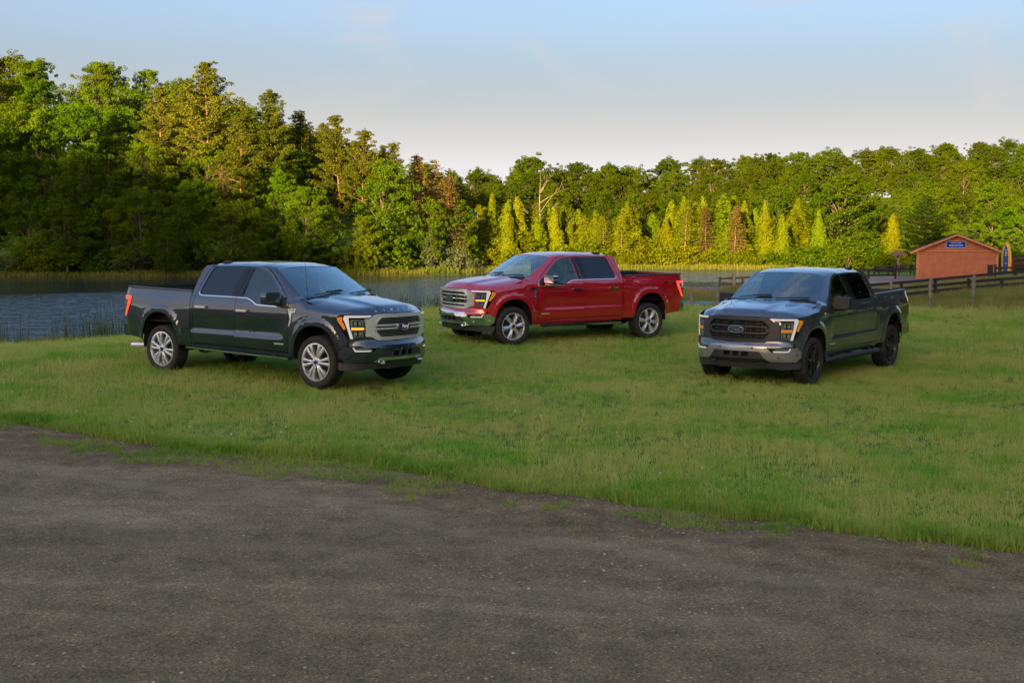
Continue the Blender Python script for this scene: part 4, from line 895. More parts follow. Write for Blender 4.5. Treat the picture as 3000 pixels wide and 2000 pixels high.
def panel_mesh2(name, fmap, nu, nv, out, th):
    O = Vector(out); Q, Nn = [], []
    for i in range(nu + 1):
        for j in range(nv + 1):
            u, v = i / nu, -1 + 2 * j / nv; e = 2e-3
            q = Vector(fmap(u, v)); du = Vector(fmap(min(1, u + e), v)) - Vector(fmap(max(0, u - e), v)); dv = Vector(fmap(u, min(1, v + e))) - Vector(fmap(u, max(-1, v - e)))
            n = du.cross(dv); n = n.normalized() if n.length > 1e-12 else O
            if n.dot(O) < 0: n = -n
            Q.append(q); Nn.append(n)
    k = len(Q); w_ = nv + 1; V = Q + [q - n * th for q, n in zip(Q, Nn)]
    Fo = [[i * w_ + j, (i + 1) * w_ + j, (i + 1) * w_ + j + 1, i * w_ + j + 1] for i in range(nu) for j in range(nv)]
    c = (Q[Fo[0][1]] - Q[Fo[0][0]]).cross(Q[Fo[0][2]] - Q[Fo[0][0]])
    if c.dot(Nn[0]) < 0: Fo = [f[::-1] for f in Fo]
    nf = len(Fo); Fa = Fo + [[i + k for i in f[::-1]] for f in Fo]
    ring = [j for j in range(nv)] + [i * w_ + nv for i in range(nu)] + [nu * w_ + j for j in range(nv, 0, -1)] + [i * w_ for i in range(nu, 0, -1)]
    V = list(V)
    for i in range(len(ring)):
        q = [ring[i], ring[(i + 1) % len(ring)], ring[(i + 1) % len(ring)] + k, ring[i] + k]; b0 = len(V); V += [V[j] for j in q]; Fa.append([b0, b0 + 1, b0 + 2, b0 + 3])
    me = bpy.data.meshes.new(name); me.from_pydata([tuple(v) for v in V], [], Fa); me.update()
    me.polygons.foreach_set('use_smooth', np.ones(len(me.polygons), bool)); ln = []
    for p in me.polygons:
        for li in p.loop_indices:
            vi = me.loops[li].vertex_index
            ln.append(tuple(Nn[vi]) if p.index < nf else tuple(-Nn[vi - k]) if p.index < 2 * nf else tuple(p.normal))
    me.normals_split_custom_set(ln); return me
def arc(A, z_end0, z_end1, n=26, grow=1.0):
    """arch opening from the front foot over the top to the rear foot"""
    cx, cz, a, b, p = A; pts = []
    for i in range(n + 1):
        q = math.pi * i / n; c, s_ = math.cos(q), math.sin(q)
        pts.append((cx + a * grow * math.copysign(abs(c) ** (2 / p), c), cz + b * grow * abs(s_) ** (2 / p)))
    pts[0] = (pts[0][0], z_end0); pts[-1] = (pts[-1][0], z_end1); return pts
def rounded(poly, r, n=4):
    out = []; m = len(poly)
    for i in range(m):
        p0, p1, p2 = (Vector(poly[(i + k) % m]) for k in (-1, 0, 1)); a = (p0 - p1); b = (p2 - p1)
        rr = min(r, a.length * .45, b.length * .45); A_, B_ = p1 + a.normalized() * rr, p1 + b.normalized() * rr
        for k in range(n + 1):
            t = k / n; out.append(tuple(A_ * (1 - t) ** 2 + p1 * 2 * t * (1 - t) + B_ * t * t))
    return out
def mir(pts): return list(pts) + [(-a, b) for a, b in pts[::-1] if abs(a) > 1e-6]
# outlines
FD = [(-.022, .555), (1.205, .525), (1.222, .70), (1.240, 1.25), (1.225, 1.33), (1.13, 1.432), (.95, 1.588), (.70, 1.778), (.56, 1.852), (.42, 1.882), (.168, 1.892), (.02, 1.38)]
FW = rounded([(.128, 1.388), (.27, 1.384), (.40, 1.345), (.52, 1.285), (1.03, 1.272), (1.035, 1.44), (.68, 1.745), (.53, 1.822), (.40, 1.846), (.225, 1.852)], .03)
RD = [(-1.035, .565), (-.030, .557), (.012, 1.38), (.158, 1.892), (-.69, 1.892), (-.79, 1.862), (-.87, 1.745), (-.985, 1.42), (-1.03, 1.20)]
RW = rounded([(-.118, 1.390), (-.020, 1.858), (-.695, 1.856), (-.775, 1.815), (-.905, 1.455), (-.885, 1.405), (-.83, 1.394)], .035)
CP = [(-1.045, .56), (-1.085, .56), (-1.09, 1.42), (-1.05, 1.60), (-.975, 1.82), (-.93, 1.868), (-.85, 1.893), (-.69, 1.899), (-.79, 1.872), (-.88, 1.75), (-.995, 1.42), (-1.041, 1.20)]
FEN = arc(ARCH[0], .60, .44)[::-1] + [(2.455, .69), (2.468, .79), (2.415, .88), (2.362, .95), (2.300, 1.06), (2.290, 1.15), (2.34, 1.178), (2.47, 1.19), (2.49, 1.215), (2.30, FTOP(2.3)), (2.10, FTOP(2.1)), (1.85, FTOP(1.85)), (1.66, FTOP(1.66)), (1.60, FTOP(1.6)), (1.56, FTOP(1.56)), (1.50, FTOP(1.5)), (1.42, FTOP(1.42)), (1.28, FTOP(1.28)), (1.20, 1.415), (1.235, 1.34), (1.250, 1.25), (1.232, .70), (1.215, .46)]
BED = arc(ARCH[1], .50, .565) + [(-2.80, .615), (-2.855, .66), (-2.875, .95), (-2.895, 1.458), (-1.102, 1.432), (-1.100, .50)]
ROCK = [(-1.085, .46), (1.36, .42), (1.37, .50), (1.21, .512), (-.02, .545), (-1.085, .553)]
def hood_f(u, t):
    return None
ZC = smooth_table([0, .25, .5, .7, .82, .89, .93, .965, 1.0], [1.438, 1.418, 1.390, 1.358, 1.335, 1.318, 1.292, 1.248, 1.196], .02, 401)
ZE = smooth_table([0, .5, .85, 1.0], [1.338, 1.270, 1.226, 1.180], .03, 401)
WT = smooth_table([0, .36, .42, .50, .60, .74, .84, .93, 1.0], [0, .04, .07, .30, .40, .46, .60, .80, 1.0], .022, 401)
def hood_map(u, t):
    yh = .918 - .03 * u; y = t * yh; xb = 1.585 + .05 * (1 - t * t); x = xb + (XF(y) - .05 - xb) * u
    wt = WT(abs(t)); k = s01((.25 - u) / .25)
    wt = wt * (1 - .25 * k)
    z = ZC(u) * (1 - wt) + ZE(u) * wt - .022 * s01((abs(t) - .56) / .10) * s01((u - .8) / .2)
    return (x, y, z)
ZR = smooth_table([0, .03, .08, .2, .5, .8, .92, 1.0], [1.868, 1.905, 1.935, 1.955, 1.966, 1.952, 1.925, 1.893], .012, 401)
def roof_map(u, t):
    x0 = -.93 - .03 * (1 - t * t); x1 = .715 + .085 * (1 - t * t); a = abs(t)
    return (x0 + (x1 - x0) * u, t * (.752 - .03 * s01((u - .7) / .3) - .02 * s01((.1 - u) / .1)), ZR(u) - .02 * a * a - .058 * a ** 7 + .012 * math.exp(-((a - .55) / .03) ** 2) * 0)
def ws_map(u, t):
    b = 1 - t * t; y = t * (.845 + (.708 - .845) * u)
    return (1.40 + .17 * b + (.712 + .083 * b - 1.40 - .17 * b) * u, y, 1.418 + (1.868 - 1.418) * u + (.012 + .012 * u) * b + .035 * u * (1 - u))
def back_map(y, z): return (float(np.interp(z, [.9, 1.40, 1.60, 1.82, 1.89], [-1.088, -1.09, -1.055, -.985, -.93])) - .02 * (1 - (y / .9) ** 2), y, z)
_mc = {}
def MC(key, f):
    if key not in _mc: _mc[key] = f()
    return _mc[key]
def ellipse(a, b, n=36, c=(0, 0)): return [(c[0] + a * math.cos(2 * math.pi * i / n), c[1] + b * math.sin(2 * math.pi * i / n)) for i in range(n)]
def rect(y0, y1, z0, z1): return [(y0, z0), (y1, z0), (y1, z1), (y0, z1)]
# ---- truck materials
def paint(name, color, metal=.35, rough=.35, flake=.0):
    m, n, o = newmat(name); b = pbsdf(n, o, color, rough, metal, .5, 1.0, .02)
    g = N(n, 'ShaderNodeTexCoord'); t = N(n, 'ShaderNodeTexNoise', i_Scale=900.0, i_Detail=1.0); n.links.new(g.outputs['Object'], t.inputs['Vector'])
    b.inputs['Coat IOR'].default_value = 1.95
    mx = N(n, 'ShaderNodeMix', data_type='RGBA'); mx.inputs[6].default_value = (*[c * .82 for c in color], 1); mx.inputs[7].default_value = (*[min(1, c * 1.2) for c in color], 1)
    n.links.new(t.outputs['Fac'], mx.inputs[0]); n.links.new(mx.outputs[2], b.inputs['Base Color']); return m
P_BLUE = paint('paint_dark_blue', (.006, .013, .027), .1, .25)
P_RED = paint('paint_red', (.46, .005, .014), .25, .28)
P_GREY = paint('paint_grey', (.060, .070, .086), .4, .25)
CHROME = simple('chrome', (.88, .88, .89), .07, 1.0)
POLISH = simple('polished_alloy', (.86, .86, .86), .18, .75)
SATIN = simple('satin_metal', (.84, .82, .78), .30, .6)
DARKMETAL = simple('dark_metal', (.10, .10, .105), .25, .9)
BARMETAL = simple('bar_metal', (.34, .33, .32), .3, .8)
GUNMETAL = simple('gunmetal', (.05, .052, .055), .3, .6)
BLACKP = simple('black_plastic', (.018, .018, .019), .55)
BLACKG = simple('black_gloss', (.008, .008, .009), .08)
CHAR = simple('charcoal_plastic', (.040, .041, .043), .5)
DARKIN = simple('dark_inside', (.006, .006, .006), .9)
RUBBER = simple('tyre_rubber', (.022, .021, .020), .85, var=.35, scale=14, bump=.15)
SEATM = simple('seat_leather', (.09, .085, .08), .6)
LAMPW = simple('lamp_white', (.55, .55, .53), .3, emis=(1, .96, .88), es=.06)
LAMPC = simple('lamp_clear', (.55, .56, .58), .12, .8)
AMBER = simple('lamp_amber', (.65, .20, .015), .25, emis=(1, .30, .02), es=.05)
AMBERLIT = simple('lamp_amber_lit', (.8, .25, .02), .3, emis=(1, .33, .03), es=.5)
REDLENS = simple('lamp_red', (.38, .012, .012), .12, coat=1.0)
REDLIT = simple('lamp_red_lit', (.8, .03, .02), .3, emis=(1, .06, .03), es=.4)
OVAL = simple('emblem_blue', (.010, .035, .16), .25)
def glassmat(name, tint, ior=1.52):
    m, n, o = newmat(name); f = N(n, 'ShaderNodeFresnel', i_IOR=ior); ge = N(n, 'ShaderNodeNewGeometry'); im = N(n, 'ShaderNodeMix', data_type='FLOAT'); im.inputs[2].default_value = ior; im.inputs[3].default_value = 1 / ior; n.links.new(ge.outputs['Backfacing'], im.inputs[0]); n.links.new(im.outputs[0], f.inputs['IOR']); gl = N(n, 'ShaderNodeBsdfGlossy', i_Roughness=.0); gl.inputs[0].default_value = (.90, 1, 1, 1)
    tr = N(n, 'ShaderNodeBsdfTransparent'); tr.inputs[0].default_value = (*tint, 1); ms = N(n, 'ShaderNodeMixShader')
    n.links.new(f.outputs[0], ms.inputs[0]); n.links.new(tr.outputs[0], ms.inputs[1]); n.links.new(gl.outputs[0], ms.inputs[2]); n.links.new(ms.outputs[0], o.inputs[0]); return m
GLASS_W = glassmat('windscreen_glass', (.90, .95, .94), 2.1); GLASS_F = glassmat('side_glass', (.78, .86, .84), 1.65); GLASS_R = glassmat('privacy_glass', (.30, .32, .34), 1.65); GLASS_L = glassmat('lamp_lens', (.92, .93, .94))
# ---- wheels
def tyre_mesh():
    n = 120; R0 = .417; V = []; F = []
    prof = [(.285, -.105), (.300, -.122), (.335, -.140), (.372, -.1405), (.398, -.130), (.409, -.118), (R0, -.098), (R0, -.060), (R0 - .009, -.055), (R0 - .009, -.046), (R0, -.041), (R0, -.006), (R0 - .009, -.003), (R0 - .009, .003), (R0, .006), (R0, .041), (R0 - .009, .046), (R0 - .009, .055), (R0, .060), (R0, .098), (.409, .118), (.398, .130), (.372, .1405), (.335, .140), (.300, .122), (.285, .105)]
    for k, (r, a) in enumerate(prof):
        for j in range(n):
            q = 2 * math.pi * j / n; rr = r
            if 5 <= k <= 20 and (j + (k // 4)) % 4 == 0: rr -= .008
            V.append((rr * math.cos(q), a, rr * math.sin(q)))
    F = [[i * n + j, i * n + (j + 1) % n, (i + 1) * n + (j + 1) % n, (i + 1) * n + j] for i in range(len(prof) - 1) for j in range(n)]
    mb = MB(); mb.add(V, F); return mb.mesh('tyre', True, 28)
def rim_mesh(kind):
    RO = {'a': .292, 'b': .280, 'c': .262}[kind]
    mb = MB(); mb.lathe([(RO + .012, .118), (RO + .014, .128), (RO - .006, .130), (RO - .016, .112), (RO - .024, .06), (RO - .040, -.08), (RO - .05, -.10)], 64)
    return mb.mesh('rim_barrel', True, 35)
def spokes_mesh(kind):
    RO = {'a': .292, 'b': .280, 'c': .262}[kind]; mb = MB()
    def spoke(th, w0, w1, r0, r1, y0, y1, dep=.05, skew=0.0, crown=.010):
        c, s_ = math.cos(th), math.sin(th); V = []
        for r, w_, y, sk in ((r0, w0, y0, 0), ((r0 + r1) / 2, (w0 * .55 + w1 * .45), (y0 + y1) / 2 + .012, skew * .45), (r1, w1, y1, skew)):
            for q, yy in ((-.5, y - crown), (-.42, y), (0, y + crown * .5), (.42, y), (.5, y - crown), (.45, y - dep), (-.45, y - dep)):
                a_ = q * w_ + sk; V.append((r * c - a_ * s_, yy, r * s_ + a_ * c))
        k = 7; F = [[i * k + j, i * k + (j + 1) % k, (i + 1) * k + (j + 1) % k, (i + 1) * k + j] for i in range(2) for j in range(k)] + [list(range(k)), list(range(2 * k, 3 * k))[::-1]]
        mb.add(V, F)
    off = {'a': .22, 'b': .15, 'c': .35}[kind]
    for i in range(6):
        th = off + i * math.pi / 3
        if kind == 'a':
            spoke(th - .175, .030, .062, .055, RO - .004, .118, .122); spoke(th + .175, .030, .062, .055, RO - .004, .118, .122); spoke(th + math.pi / 6, .0, .0, .055, .06, .09, .09) if 0 else None
        elif kind == 'b':
            spoke(th, .055, .098, .05, RO - .002, .108, .124, .06, 0, .004); spoke(th, .02, .05, .07, RO - .05, .118, .124, .03, 0, .012)
        else:
            spoke(th - .16, .030, .036, .05, RO - .002, .105, .118); spoke(th + .16, .030, .036, .05, RO - .002, .105, .118)
    mb.lathe([(.001, .124), (.060, .124), (.082, .116), (.088, .06)], 32)
    for i in range(6):
        q = off + .26 + i * math.pi / 3; mb.lathe([(.001, .134), (.011, .133), (.012, .115)], 8, c=(.062 * math.cos(q), 0, .062 * math.sin(q)))
    return mb.mesh('spokes', True, 30)
def cap_mesh(): return MB().lathe([(.001, .140), (.03, .138), (.036, .132), (.036, .118)], 24).mesh('hub_cap', True, 40)
def brake_mesh():
    mb = MB(); mb.lathe([(.02, .035), (.168, .035), (.172, .02), (.02, .015)], 40); mb.box((.13, .03, .06), (.09, .09, .16)); mb.lathe([(.24, -.1), (.235, -.11), (.02, -.11)], 32); return mb.mesh('brake', True, 30)
def seat(mb, x, y, w_):
    for pr in (rounded([(x - .02, .86), (x + .52, .92), (x + .54, .80), (x - .02, .76)], .05), rounded([(x - .02, .84), (x + .12, .84), (x - .10, 1.50), (x - .22, 1.48)], .05), rounded([(x - .14, 1.53), (x - .07, 1.53), (x - .11, 1.70), (x - .18, 1.69)], .03)):
        ww = w_ * (.5 if pr[0][1] > 1.5 else 1); mb.prism(pr, lambda a, b: (a, y - ww / 2, b), lambda a, b: (a, y + ww / 2, b))
def place(o, M): o.matrix_local = M; return o
def frame(X_, Y_, Z_, p): return Matrix(((X_[0], Y_[0], Z_[0], p[0]), (X_[1], Y_[1], Z_[1], p[1]), (X_[2], Y_[2], Z_[2], p[2]), (0, 0, 0, 1)))
SURR_O = mir([(0, 1.187), (.50, 1.187), (.56, 1.168), (.625, 1.118), (.716, 1.112), (.716, .838), (.62, .828), (.55, .785), (.49, .773), (0, .773)])
SURR_O = [(.50, 1.187), (.56, 1.168), (.625, 1.118), (.716, 1.112), (.716, .838), (.62, .828), (.55, .785), (.49, .773)]; SURR_O = SURR_O + [(-a, b) for a, b in SURR_O[::-1]]
SURR_I = [(.465, 1.135), (.535, 1.085), (.572, 1.02), (.575, .97), (.562, .90), (.49, .818)]; SURR_I = SURR_I + [(-a, b) for a, b in SURR_I[::-1]]
BUMP = [(.44, .728), (.50, .705), (.625, .597), (.862, .588), (.90, .672), (.976, .680), (.976, .50), (.94, .432), (.585, .428), (.50, .50), (.42, .612)]; BUMP = BUMP + [(-a, b) for a, b in BUMP[::-1]]
INTAKE = [(.425, .606), (.50, .505), (.57, .44), (.40, .425)]; INTAKE = INTAKE + [(-a, b) for a, b in INTAKE[::-1]]
VALA = [(.972, .425), (.966, .305), (.70, .298), (.62, .312)]; VALA = VALA + [(-a, b) for a, b in VALA[::-1]]

def pickup(trim, paintm, label, pose):
    lx_, ly_, lz_, yaw, pit, rol = pose
    t = thing('pickup_truck', label, 'pickup truck', (lx_, ly_, lz_ + CAMZ)); t.rotation_euler = (rol, pit, yaw)
    tr = {'trimmed': 0, 'chromed': 1, 'plain': 2}[trim]
    BM = (SATIN, POLISH, CHAR)[tr]            # grille metal
    def part(name, me, mat, parent=None): return link(name, me, mat, parent or t)
    # --- body shell
    for s in (1, -1):
        out = (0, s, .25)
        part('fender', MC(('fen', s), lambda: panel_mesh('fender', FEN, side_map(s), out, step=.045)), paintm)
        bed = part('bed_side', MC(('bed', s), lambda: panel_mesh('bed_side', BED, side_map(s), out, step=.05)), paintm)
        rail = rounded([(-2.893, 1.452), (-1.105, 1.425), (-1.105, 1.450), (-2.897, 1.480)], .006, 2)
        part('bed_rail', MC(('rail', s), lambda: panel_mesh('bed_rail', rail, lambda x, z: (x, s * (ybody(x, min(z, 1.45)) + .005), z), out, th=.135, step=.2)), (CHAR, BLACKP, CHAR)[tr])
        fd = part('door', MC(('fd', s), lambda: panel_mesh('front_door', FD, door_map(s), out, [FW], step=.045)), paintm)
        rd = part('door', MC(('rd', s), lambda: panel_mesh('rear_door', RD, door_map(s), out, [RW], step=.045)), paintm)
        part('cab_pillar', MC(('cp', s), lambda: panel_mesh('cab_pillar', CP, door_map(s), out, step=.04)), paintm)
        part('rocker_panel', MC(('ro', s), lambda: panel_mesh('rocker_panel', ROCK, side_map(s), out, step=.08)), paintm)
        gm = lambda k: (lambda x, z: (x, s * (PROF_G(z) - k), z))
        part('window_pane', MC(('fw', s), lambda: panel_mesh('window_pane', FW, gm(.012), out, th=.004, step=.15)), GLASS_F, fd)
        part('window_pane', MC(('rw', s), lambda: panel_mesh('window_pane', RW, gm(.012), out, th=.004, step=.15)), GLASS_R, rd)
        # belt trim, B-pillar cover, sail
        fb_ = [(.022, 1.380), (.27, 1.376), (.395, 1.337), (.515, 1.275), (1.05, 1.262), (1.05, 1.248), (.51, 1.260), (.385, 1.323), (.265, 1.362), (.020, 1.366)]
        rb_ = [(.012, 1.382), (-.83, 1.386), (-.90, 1.40), (-.925, 1.445), (-.94, 1.44), (-.912, 1.388), (-.83, 1.372), (.010, 1.368)]
        dm = lambda k: (lambda x, z: tuple(np.array(door_map(s)(x, z)) + np.array((0, s * k, 0))))
        BT = (CHROME, CHROME, BLACKP)[tr]
        part('belt_trim', MC(('fb', s), lambda: panel_mesh('belt_trim', fb_, dm(.006), out, th=.01, step=.2)), BT, fd)
        part('belt_trim', MC(('rb', s), lambda: panel_mesh('belt_trim', rb_, dm(.006), out, th=.01, step=.2)), BT, rd)
        part('pillar_cover', MC(('pc1', s), lambda: panel_mesh('pillar_cover', [(.030, 1.384), (.122, 1.384), (.218, 1.856), (.160, 1.860)], dm(.004), out, th=.006, step=.15)), BLACKG, fd)
        part('pillar_cover', MC(('pc2', s), lambda: panel_mesh('pillar_cover', [(.006, 1.384), (-.115, 1.386), (-.018, 1.858), (.140, 1.862)], dm(.004), out, th=.006, step=.15)), BLACKG, rd)
        part('mirror_sail', MC(('sail', s), lambda: panel_mesh('mirror_sail', [(1.03, 1.266), (1.19, 1.275), (1.195, 1.33), (1.04, 1.455)], dm(.004), out, th=.01, step=.1)), BLACKP, fd)
        for dd, cx, cz in ((fd, .205, 1.163), (rd, -.80, 1.188)):
            h = MB(); yb = ybody(cx, cz)
            h.prism(rounded([(cx - .125, cz - .02), (cx + .125, cz - .02), (cx + .125, cz + .02), (cx - .125, cz + .02)], .015, 2), lambda a, b: (a, s * (yb + .045), b), lambda a, b: (a, s * (yb + .02), b))
            h.box((cx - .08, s * (yb + .01), cz), (.05, .04, .03)); h.box((cx + .09, s * (yb + .01), cz), (.05, .04, .03)); h.obj('handle', (SATIN, CHROME, paintm)[tr], dd)
        # badge on the fender vent and the lower plate
        bx, bz = (1.34, 1.20)
        if tr < 2:
            vent = MB(); vent.prism([(bx - .09, 1.235), (bx + .085, 1.235), (bx + .075, 1.18), (bx + .005, 1.17), (bx - .055, 1.02), (bx - .075, .95), (bx - .06, .95), (bx - .02, 1.02)], lambda a, b: (a, s * (ybody(a, b) + .012), b), lambda a, b: (a, s * (ybody(a, b) - .005), b)); vo = vent.obj('fender_badge', (SATIN, CHROME)[tr], t)
        else:
            vent = MB(); vent.prism([(bx - .08, 1.225), (bx + .08, 1.225), (bx + .08, 1.19), (bx - .08, 1.19)], lambda a, b: (a, s * (ybody(a, b) + .01), b), lambda a, b: (a, s * (ybody(a, b) - .005), b)); vo = vent.obj('fender_badge', SATIN, t)
        tx = (-s, 0, 0); up = (0, 0, 1); nz = (0, s, 0)
        o = part('lettering', MC(('f1', 0), lambda: textmesh('F-150', .05, .002)), BLACKP, vo); place(o, frame(tx, up, nz, (bx, s * (ybody(bx, 1.21) + .014), 1.208)))
        MB().prism(rect(.93, 1.13, .642, .664), lambda a, b: (a, s * (ybody(a, b) + .008), b), lambda a, b: (a, s * (ybody(a, b) - .004), b)).obj('name_plate', (SATIN, SATIN, SATIN)[tr], t)
        if tr:
            for ch, dx, col in (('4', .13, DARKMETAL if tr == 1 else BLACKP), ('X', 0, REDLENS if tr == 1 else BLACKP), ('4', -.13, DARKMETAL if tr == 1 else BLACKP)):
                o = part('lettering', MC(('dec', ch), lambda: textmesh(ch, .15 if ch == '4' else .11, .001, .2, 1, .008)), col, bed); xx = -2.43 + s * dx; place(o, frame(tx, up, (0, s, .0), (xx, s * (ybody(xx, 1.27) + .004), 1.255)))
        if tr == 1:
            o = part('lettering', MC(('lar', 0), lambda: textmesh('LARIAT', .038, .001)), SATIN, fd); place(o, frame((-.18 * 1, 0, .98), (s * .98, 0, s * .18), (0, s, .3), (.075, s * (PROF_G(1.45) + .006), 1.45)) if s < 0 else frame((.18, 0, .98), (-.98, 0, .18), (0, 1, .3), (.075, PROF_G(1.45) + .006, 1.45)))
        # A pillar between windscreen and door
        def ap(u, v):
            k = (v + 1) / 2; a = Vector(ws_map(u, s)); 
            bx_ = float(np.interp(u, [0, .05, .22, .5, .8, 1.0], [1.242, 1.20, 1.10, .88, .665, .40])); bz_ = float(np.interp(bx_, [.40, .56, .70, .95, 1.13, 1.225, 1.245], [1.892, 1.862, 1.788, 1.598, 1.442, 1.345, 1.30]))
            b = Vector((bx_ + .004, s * PROF_G(bz_), bz_ + .006)); p = a.lerp(b, k); bul = 4 * k * (1 - k) * .008; return tuple(p + Vector((.3, s * .7, .6)) * bul)
        part('cab_pillar', MC(('ap', s), lambda: grid_mesh('a_pillar', ap, 14, 6, (.3, s, .5))), paintm)
        # wheel well liners
        for wi, A in enumerate(ARCH):
            def liner():
                mb = MB(); pts = arc(A, .42, .42, 20, 1.02); n = len(pts); V = [(x, s * .985, z) for x, z in pts] + [(x, s * .60, z) for x, z in pts]
                mb.add(V, [[i, i + 1, n + i + 1, n + i] for i in range(n - 1)] + [list(range(n, 2 * n))]); return mb.mesh('wheel_well')
            part('wheel_well', MC(('well', s, wi), liner), DARKIN)
        # mirror
        m = MB(); hx, hy, hz = .985, 1.145, 1.385
        prof = rounded([(-.13, -.105), (.13, -.095), (.13, .085), (.10, .105), (-.13, .105)], .035, 3)
        m.prism(prof, lambda a, b: (hx + .075 - .05 * (a / .13) * .6, s * (hy + a), hz + b), lambda a, b: (hx - .085, s * (hy + a * .96), hz + b * .96))
        mo = m.obj('mirror', (paintm, CHROME, BLACKP)[tr], t, True, 30)
        MB().box((hx + .02, s * 1.00, hz - .055), (.09, .12, .075)).obj('mirror_arm', BLACKP, mo)
        MB().prism([(a * .88, b * .88) for a, b in prof], lambda a, b: (hx - .087, s * (hy + a), hz + b), lambda a, b: (hx - .092, s * (hy + a), hz + b)).obj('mirror_glass', CHROME, mo)
        MB().prism([(a * .93, -.095 + (b + .1) * .18) for a, b in prof], lambda a, b: (hx + .082 - .03 * (a / .13), s * (hy + a), hz + b), lambda a, b: (hx, s * (hy + a), hz + b)).obj('mirror_trim', BLACKP, mo)
        # running board
        rb = MB()
        if tr == 0:
            rb.box((.02, s * .955, .445), (2.45, .09, .035), m=Matrix.Rotation(.022, 3, 'Y')); ro = rb.obj('running_board', BLACKP, t); MB().box((.02, s * 1.0, .448), (2.45, .014, .022), m=Matrix.Rotation(.022, 3, 'Y')).obj('trim_strip', CHROME, ro)
        elif tr == 1:
            ro = MB().prism(rounded([(-1.05, .375), (1.12, .375), (1.12, .425), (-1.05, .425)], .02, 2), lambda a, b: (a, s * .93, b), lambda a, b: (a, s * 1.06, b)).obj('running_board', BLACKP, t)
            MB().prism(rounded([(-.98, .382), (.98, .382), (.98, .422), (-.98, .422)], .015, 2), lambda a, b: (a, s * 1.06, b), lambda a, b: (a, s * 1.075, b)).obj('trim_strip', CHROME, ro)
        else:
            ro = MB().tube([(1.22, s * .93, .36), (1.12, s * 1.03, .385), (.9, s * 1.045, .39), (-.85, s * 1.045, .39), (-1.0, s * 1.03, .39), (-1.08, s * .95, .39)], .052, 10).obj('running_board', BLACKP, t, True, 40)
        for xx in (-.75, .1, .9): MB().box((xx, s * .86, .44), (.08, .22, .06)).obj('board_bracket', BLACKP, ro)
        # tail light
        TL = rounded([(-2.895, 1.318), (-2.63, 1.318), (-2.655, 1.18), (-2.80, .945), (-2.885, .945)], .02)
        tl = part('tail_light', MC(('tl', s), lambda: panel_mesh('tail_light', TL, lambda x, z: (x, s * (ybody(x, z) + .008), z), out, th=.05, step=.06)), REDLENS)
        TS = rounded([(-2.89, 1.312), (-2.64, 1.312), (-2.665, 1.185), (-2.81, .952), (-2.87, .952), (-2.735, 1.19), (-2.715, 1.262), (-2.89, 1.262)], .012)
        part('light_strip', MC(('ts', s), lambda: panel_mesh('light_strip', TS, lambda x, z: (x, s * (ybody(x, z) + .013), z), out, th=.008, step=.06)), REDLIT if tr < 2 else REDLENS, tl)
        part('reverse_lamp', MC(('rv', s), lambda: panel_mesh('reverse_lamp', rect(-2.887, -2.75, 1.155, 1.25), lambda x, z: (x, s * (ybody(x, z) + .0115), z), out, th=.006, step=.06)), LAMPC, tl)
    # --- hood, roof, glass, back of the cab
    hood = part('hood', MC('hood', lambda: grid_mesh('hood', hood_map, 44, 72, (0.1, 0, 1), .02)), paintm)
    part('roof', MC('roof', lambda: grid_mesh('roof', roof_map, 40, 44, (0, 0, 1), .02)), paintm)
    part('windscreen', MC('ws', lambda: grid_mesh('windscreen', ws_map, 10, 20, (1, 0, 1), .005)), GLASS_W)
    def frit():
        mb = MB(); n = 24
        for (f0, f1) in ((lambda q: (.0, -1 + 2 * q), lambda q: (.07, -1 + 2 * q)), (lambda q: (.955, -1 + 2 * q), lambda q: (1.0, -1 + 2 * q)), (lambda q: (q, -1), lambda q: (q, -.955)), (lambda q: (q, .955), lambda q: (q, 1))):
            V = []
            for i in range(n + 1):
                for f in (f0, f1): p = Vector(ws_map(*f(i / n))); V.append(p + Vector((-.012, 0, -.016)))
            mb.add(V, [[2 * i, 2 * i + 1, 2 * i + 3, 2 * i + 2] for i in range(n)])
        V = [Vector(ws_map(u, v)) + Vector((-.014, 0, -.018)) for u, v in ((.955, -.2), (.955, .2), (.84, .13), (.84, -.13))]; mb.add(V, [[0, 1, 2, 3]])
        return mb.mesh('windscreen_border')
    part('windscreen_border', MC('frit', frit), BLACKP)
    def cowl(u, v):
        a = Vector(ws_map(0, v * .99)); b = Vector(hood_map(0, v * .97)); b = Vector((b.x - .005, b.y, b.z - .02)); p = a.lerp(b, u); return (p.x, p.y, p.z - .022 * math.sin(u * math.pi) - .008)
    part('cowl', MC('cowl', lambda: grid_mesh('cowl', cowl, 4, 20, (0, 0, 1))), BLACKP)
    for y0, y1, uu in ((-.62, .02, .10), (.12, .72, .06)):
        mb = MB(); f = lambda y, u: Vector(ws_map(u, y / .84)) + Vector((.02, 0, .02)); mb.tube([f(y0, .02), f((y0 + y1) / 2, uu * .8), f(y1, uu)], .009, 6); mb.tube([f(y0 + .25, uu * .9), f(y1 - .02, uu * 1.35)], .012, 6); mb.obj('wiper', BLACKP, t)
    BK = [(-.93, .93), (.93, .93), (.93, 1.40), (.86, 1.60), (.77, 1.82), (.73, 1.885), (-.73, 1.885), (-.77, 1.82), (-.86, 1.60), (-.93, 1.40)]
    RG = rounded([(-.68, 1.47), (.68, 1.47), (.62, 1.80), (-.62, 1.80)], .05)
    part('cab_back', MC('bk', lambda: panel_mesh('cab_back', BK, back_map, (-1, 0, 0), [RG], step=.12)), paintm)
    part('rear_window', MC('rg', lambda: panel_mesh('rear_window', RG, lambda y, z: (back_map(y, z)[0] + .01, y, z), (-1, 0, 0), th=.004, step=.2)), GLASS_R)
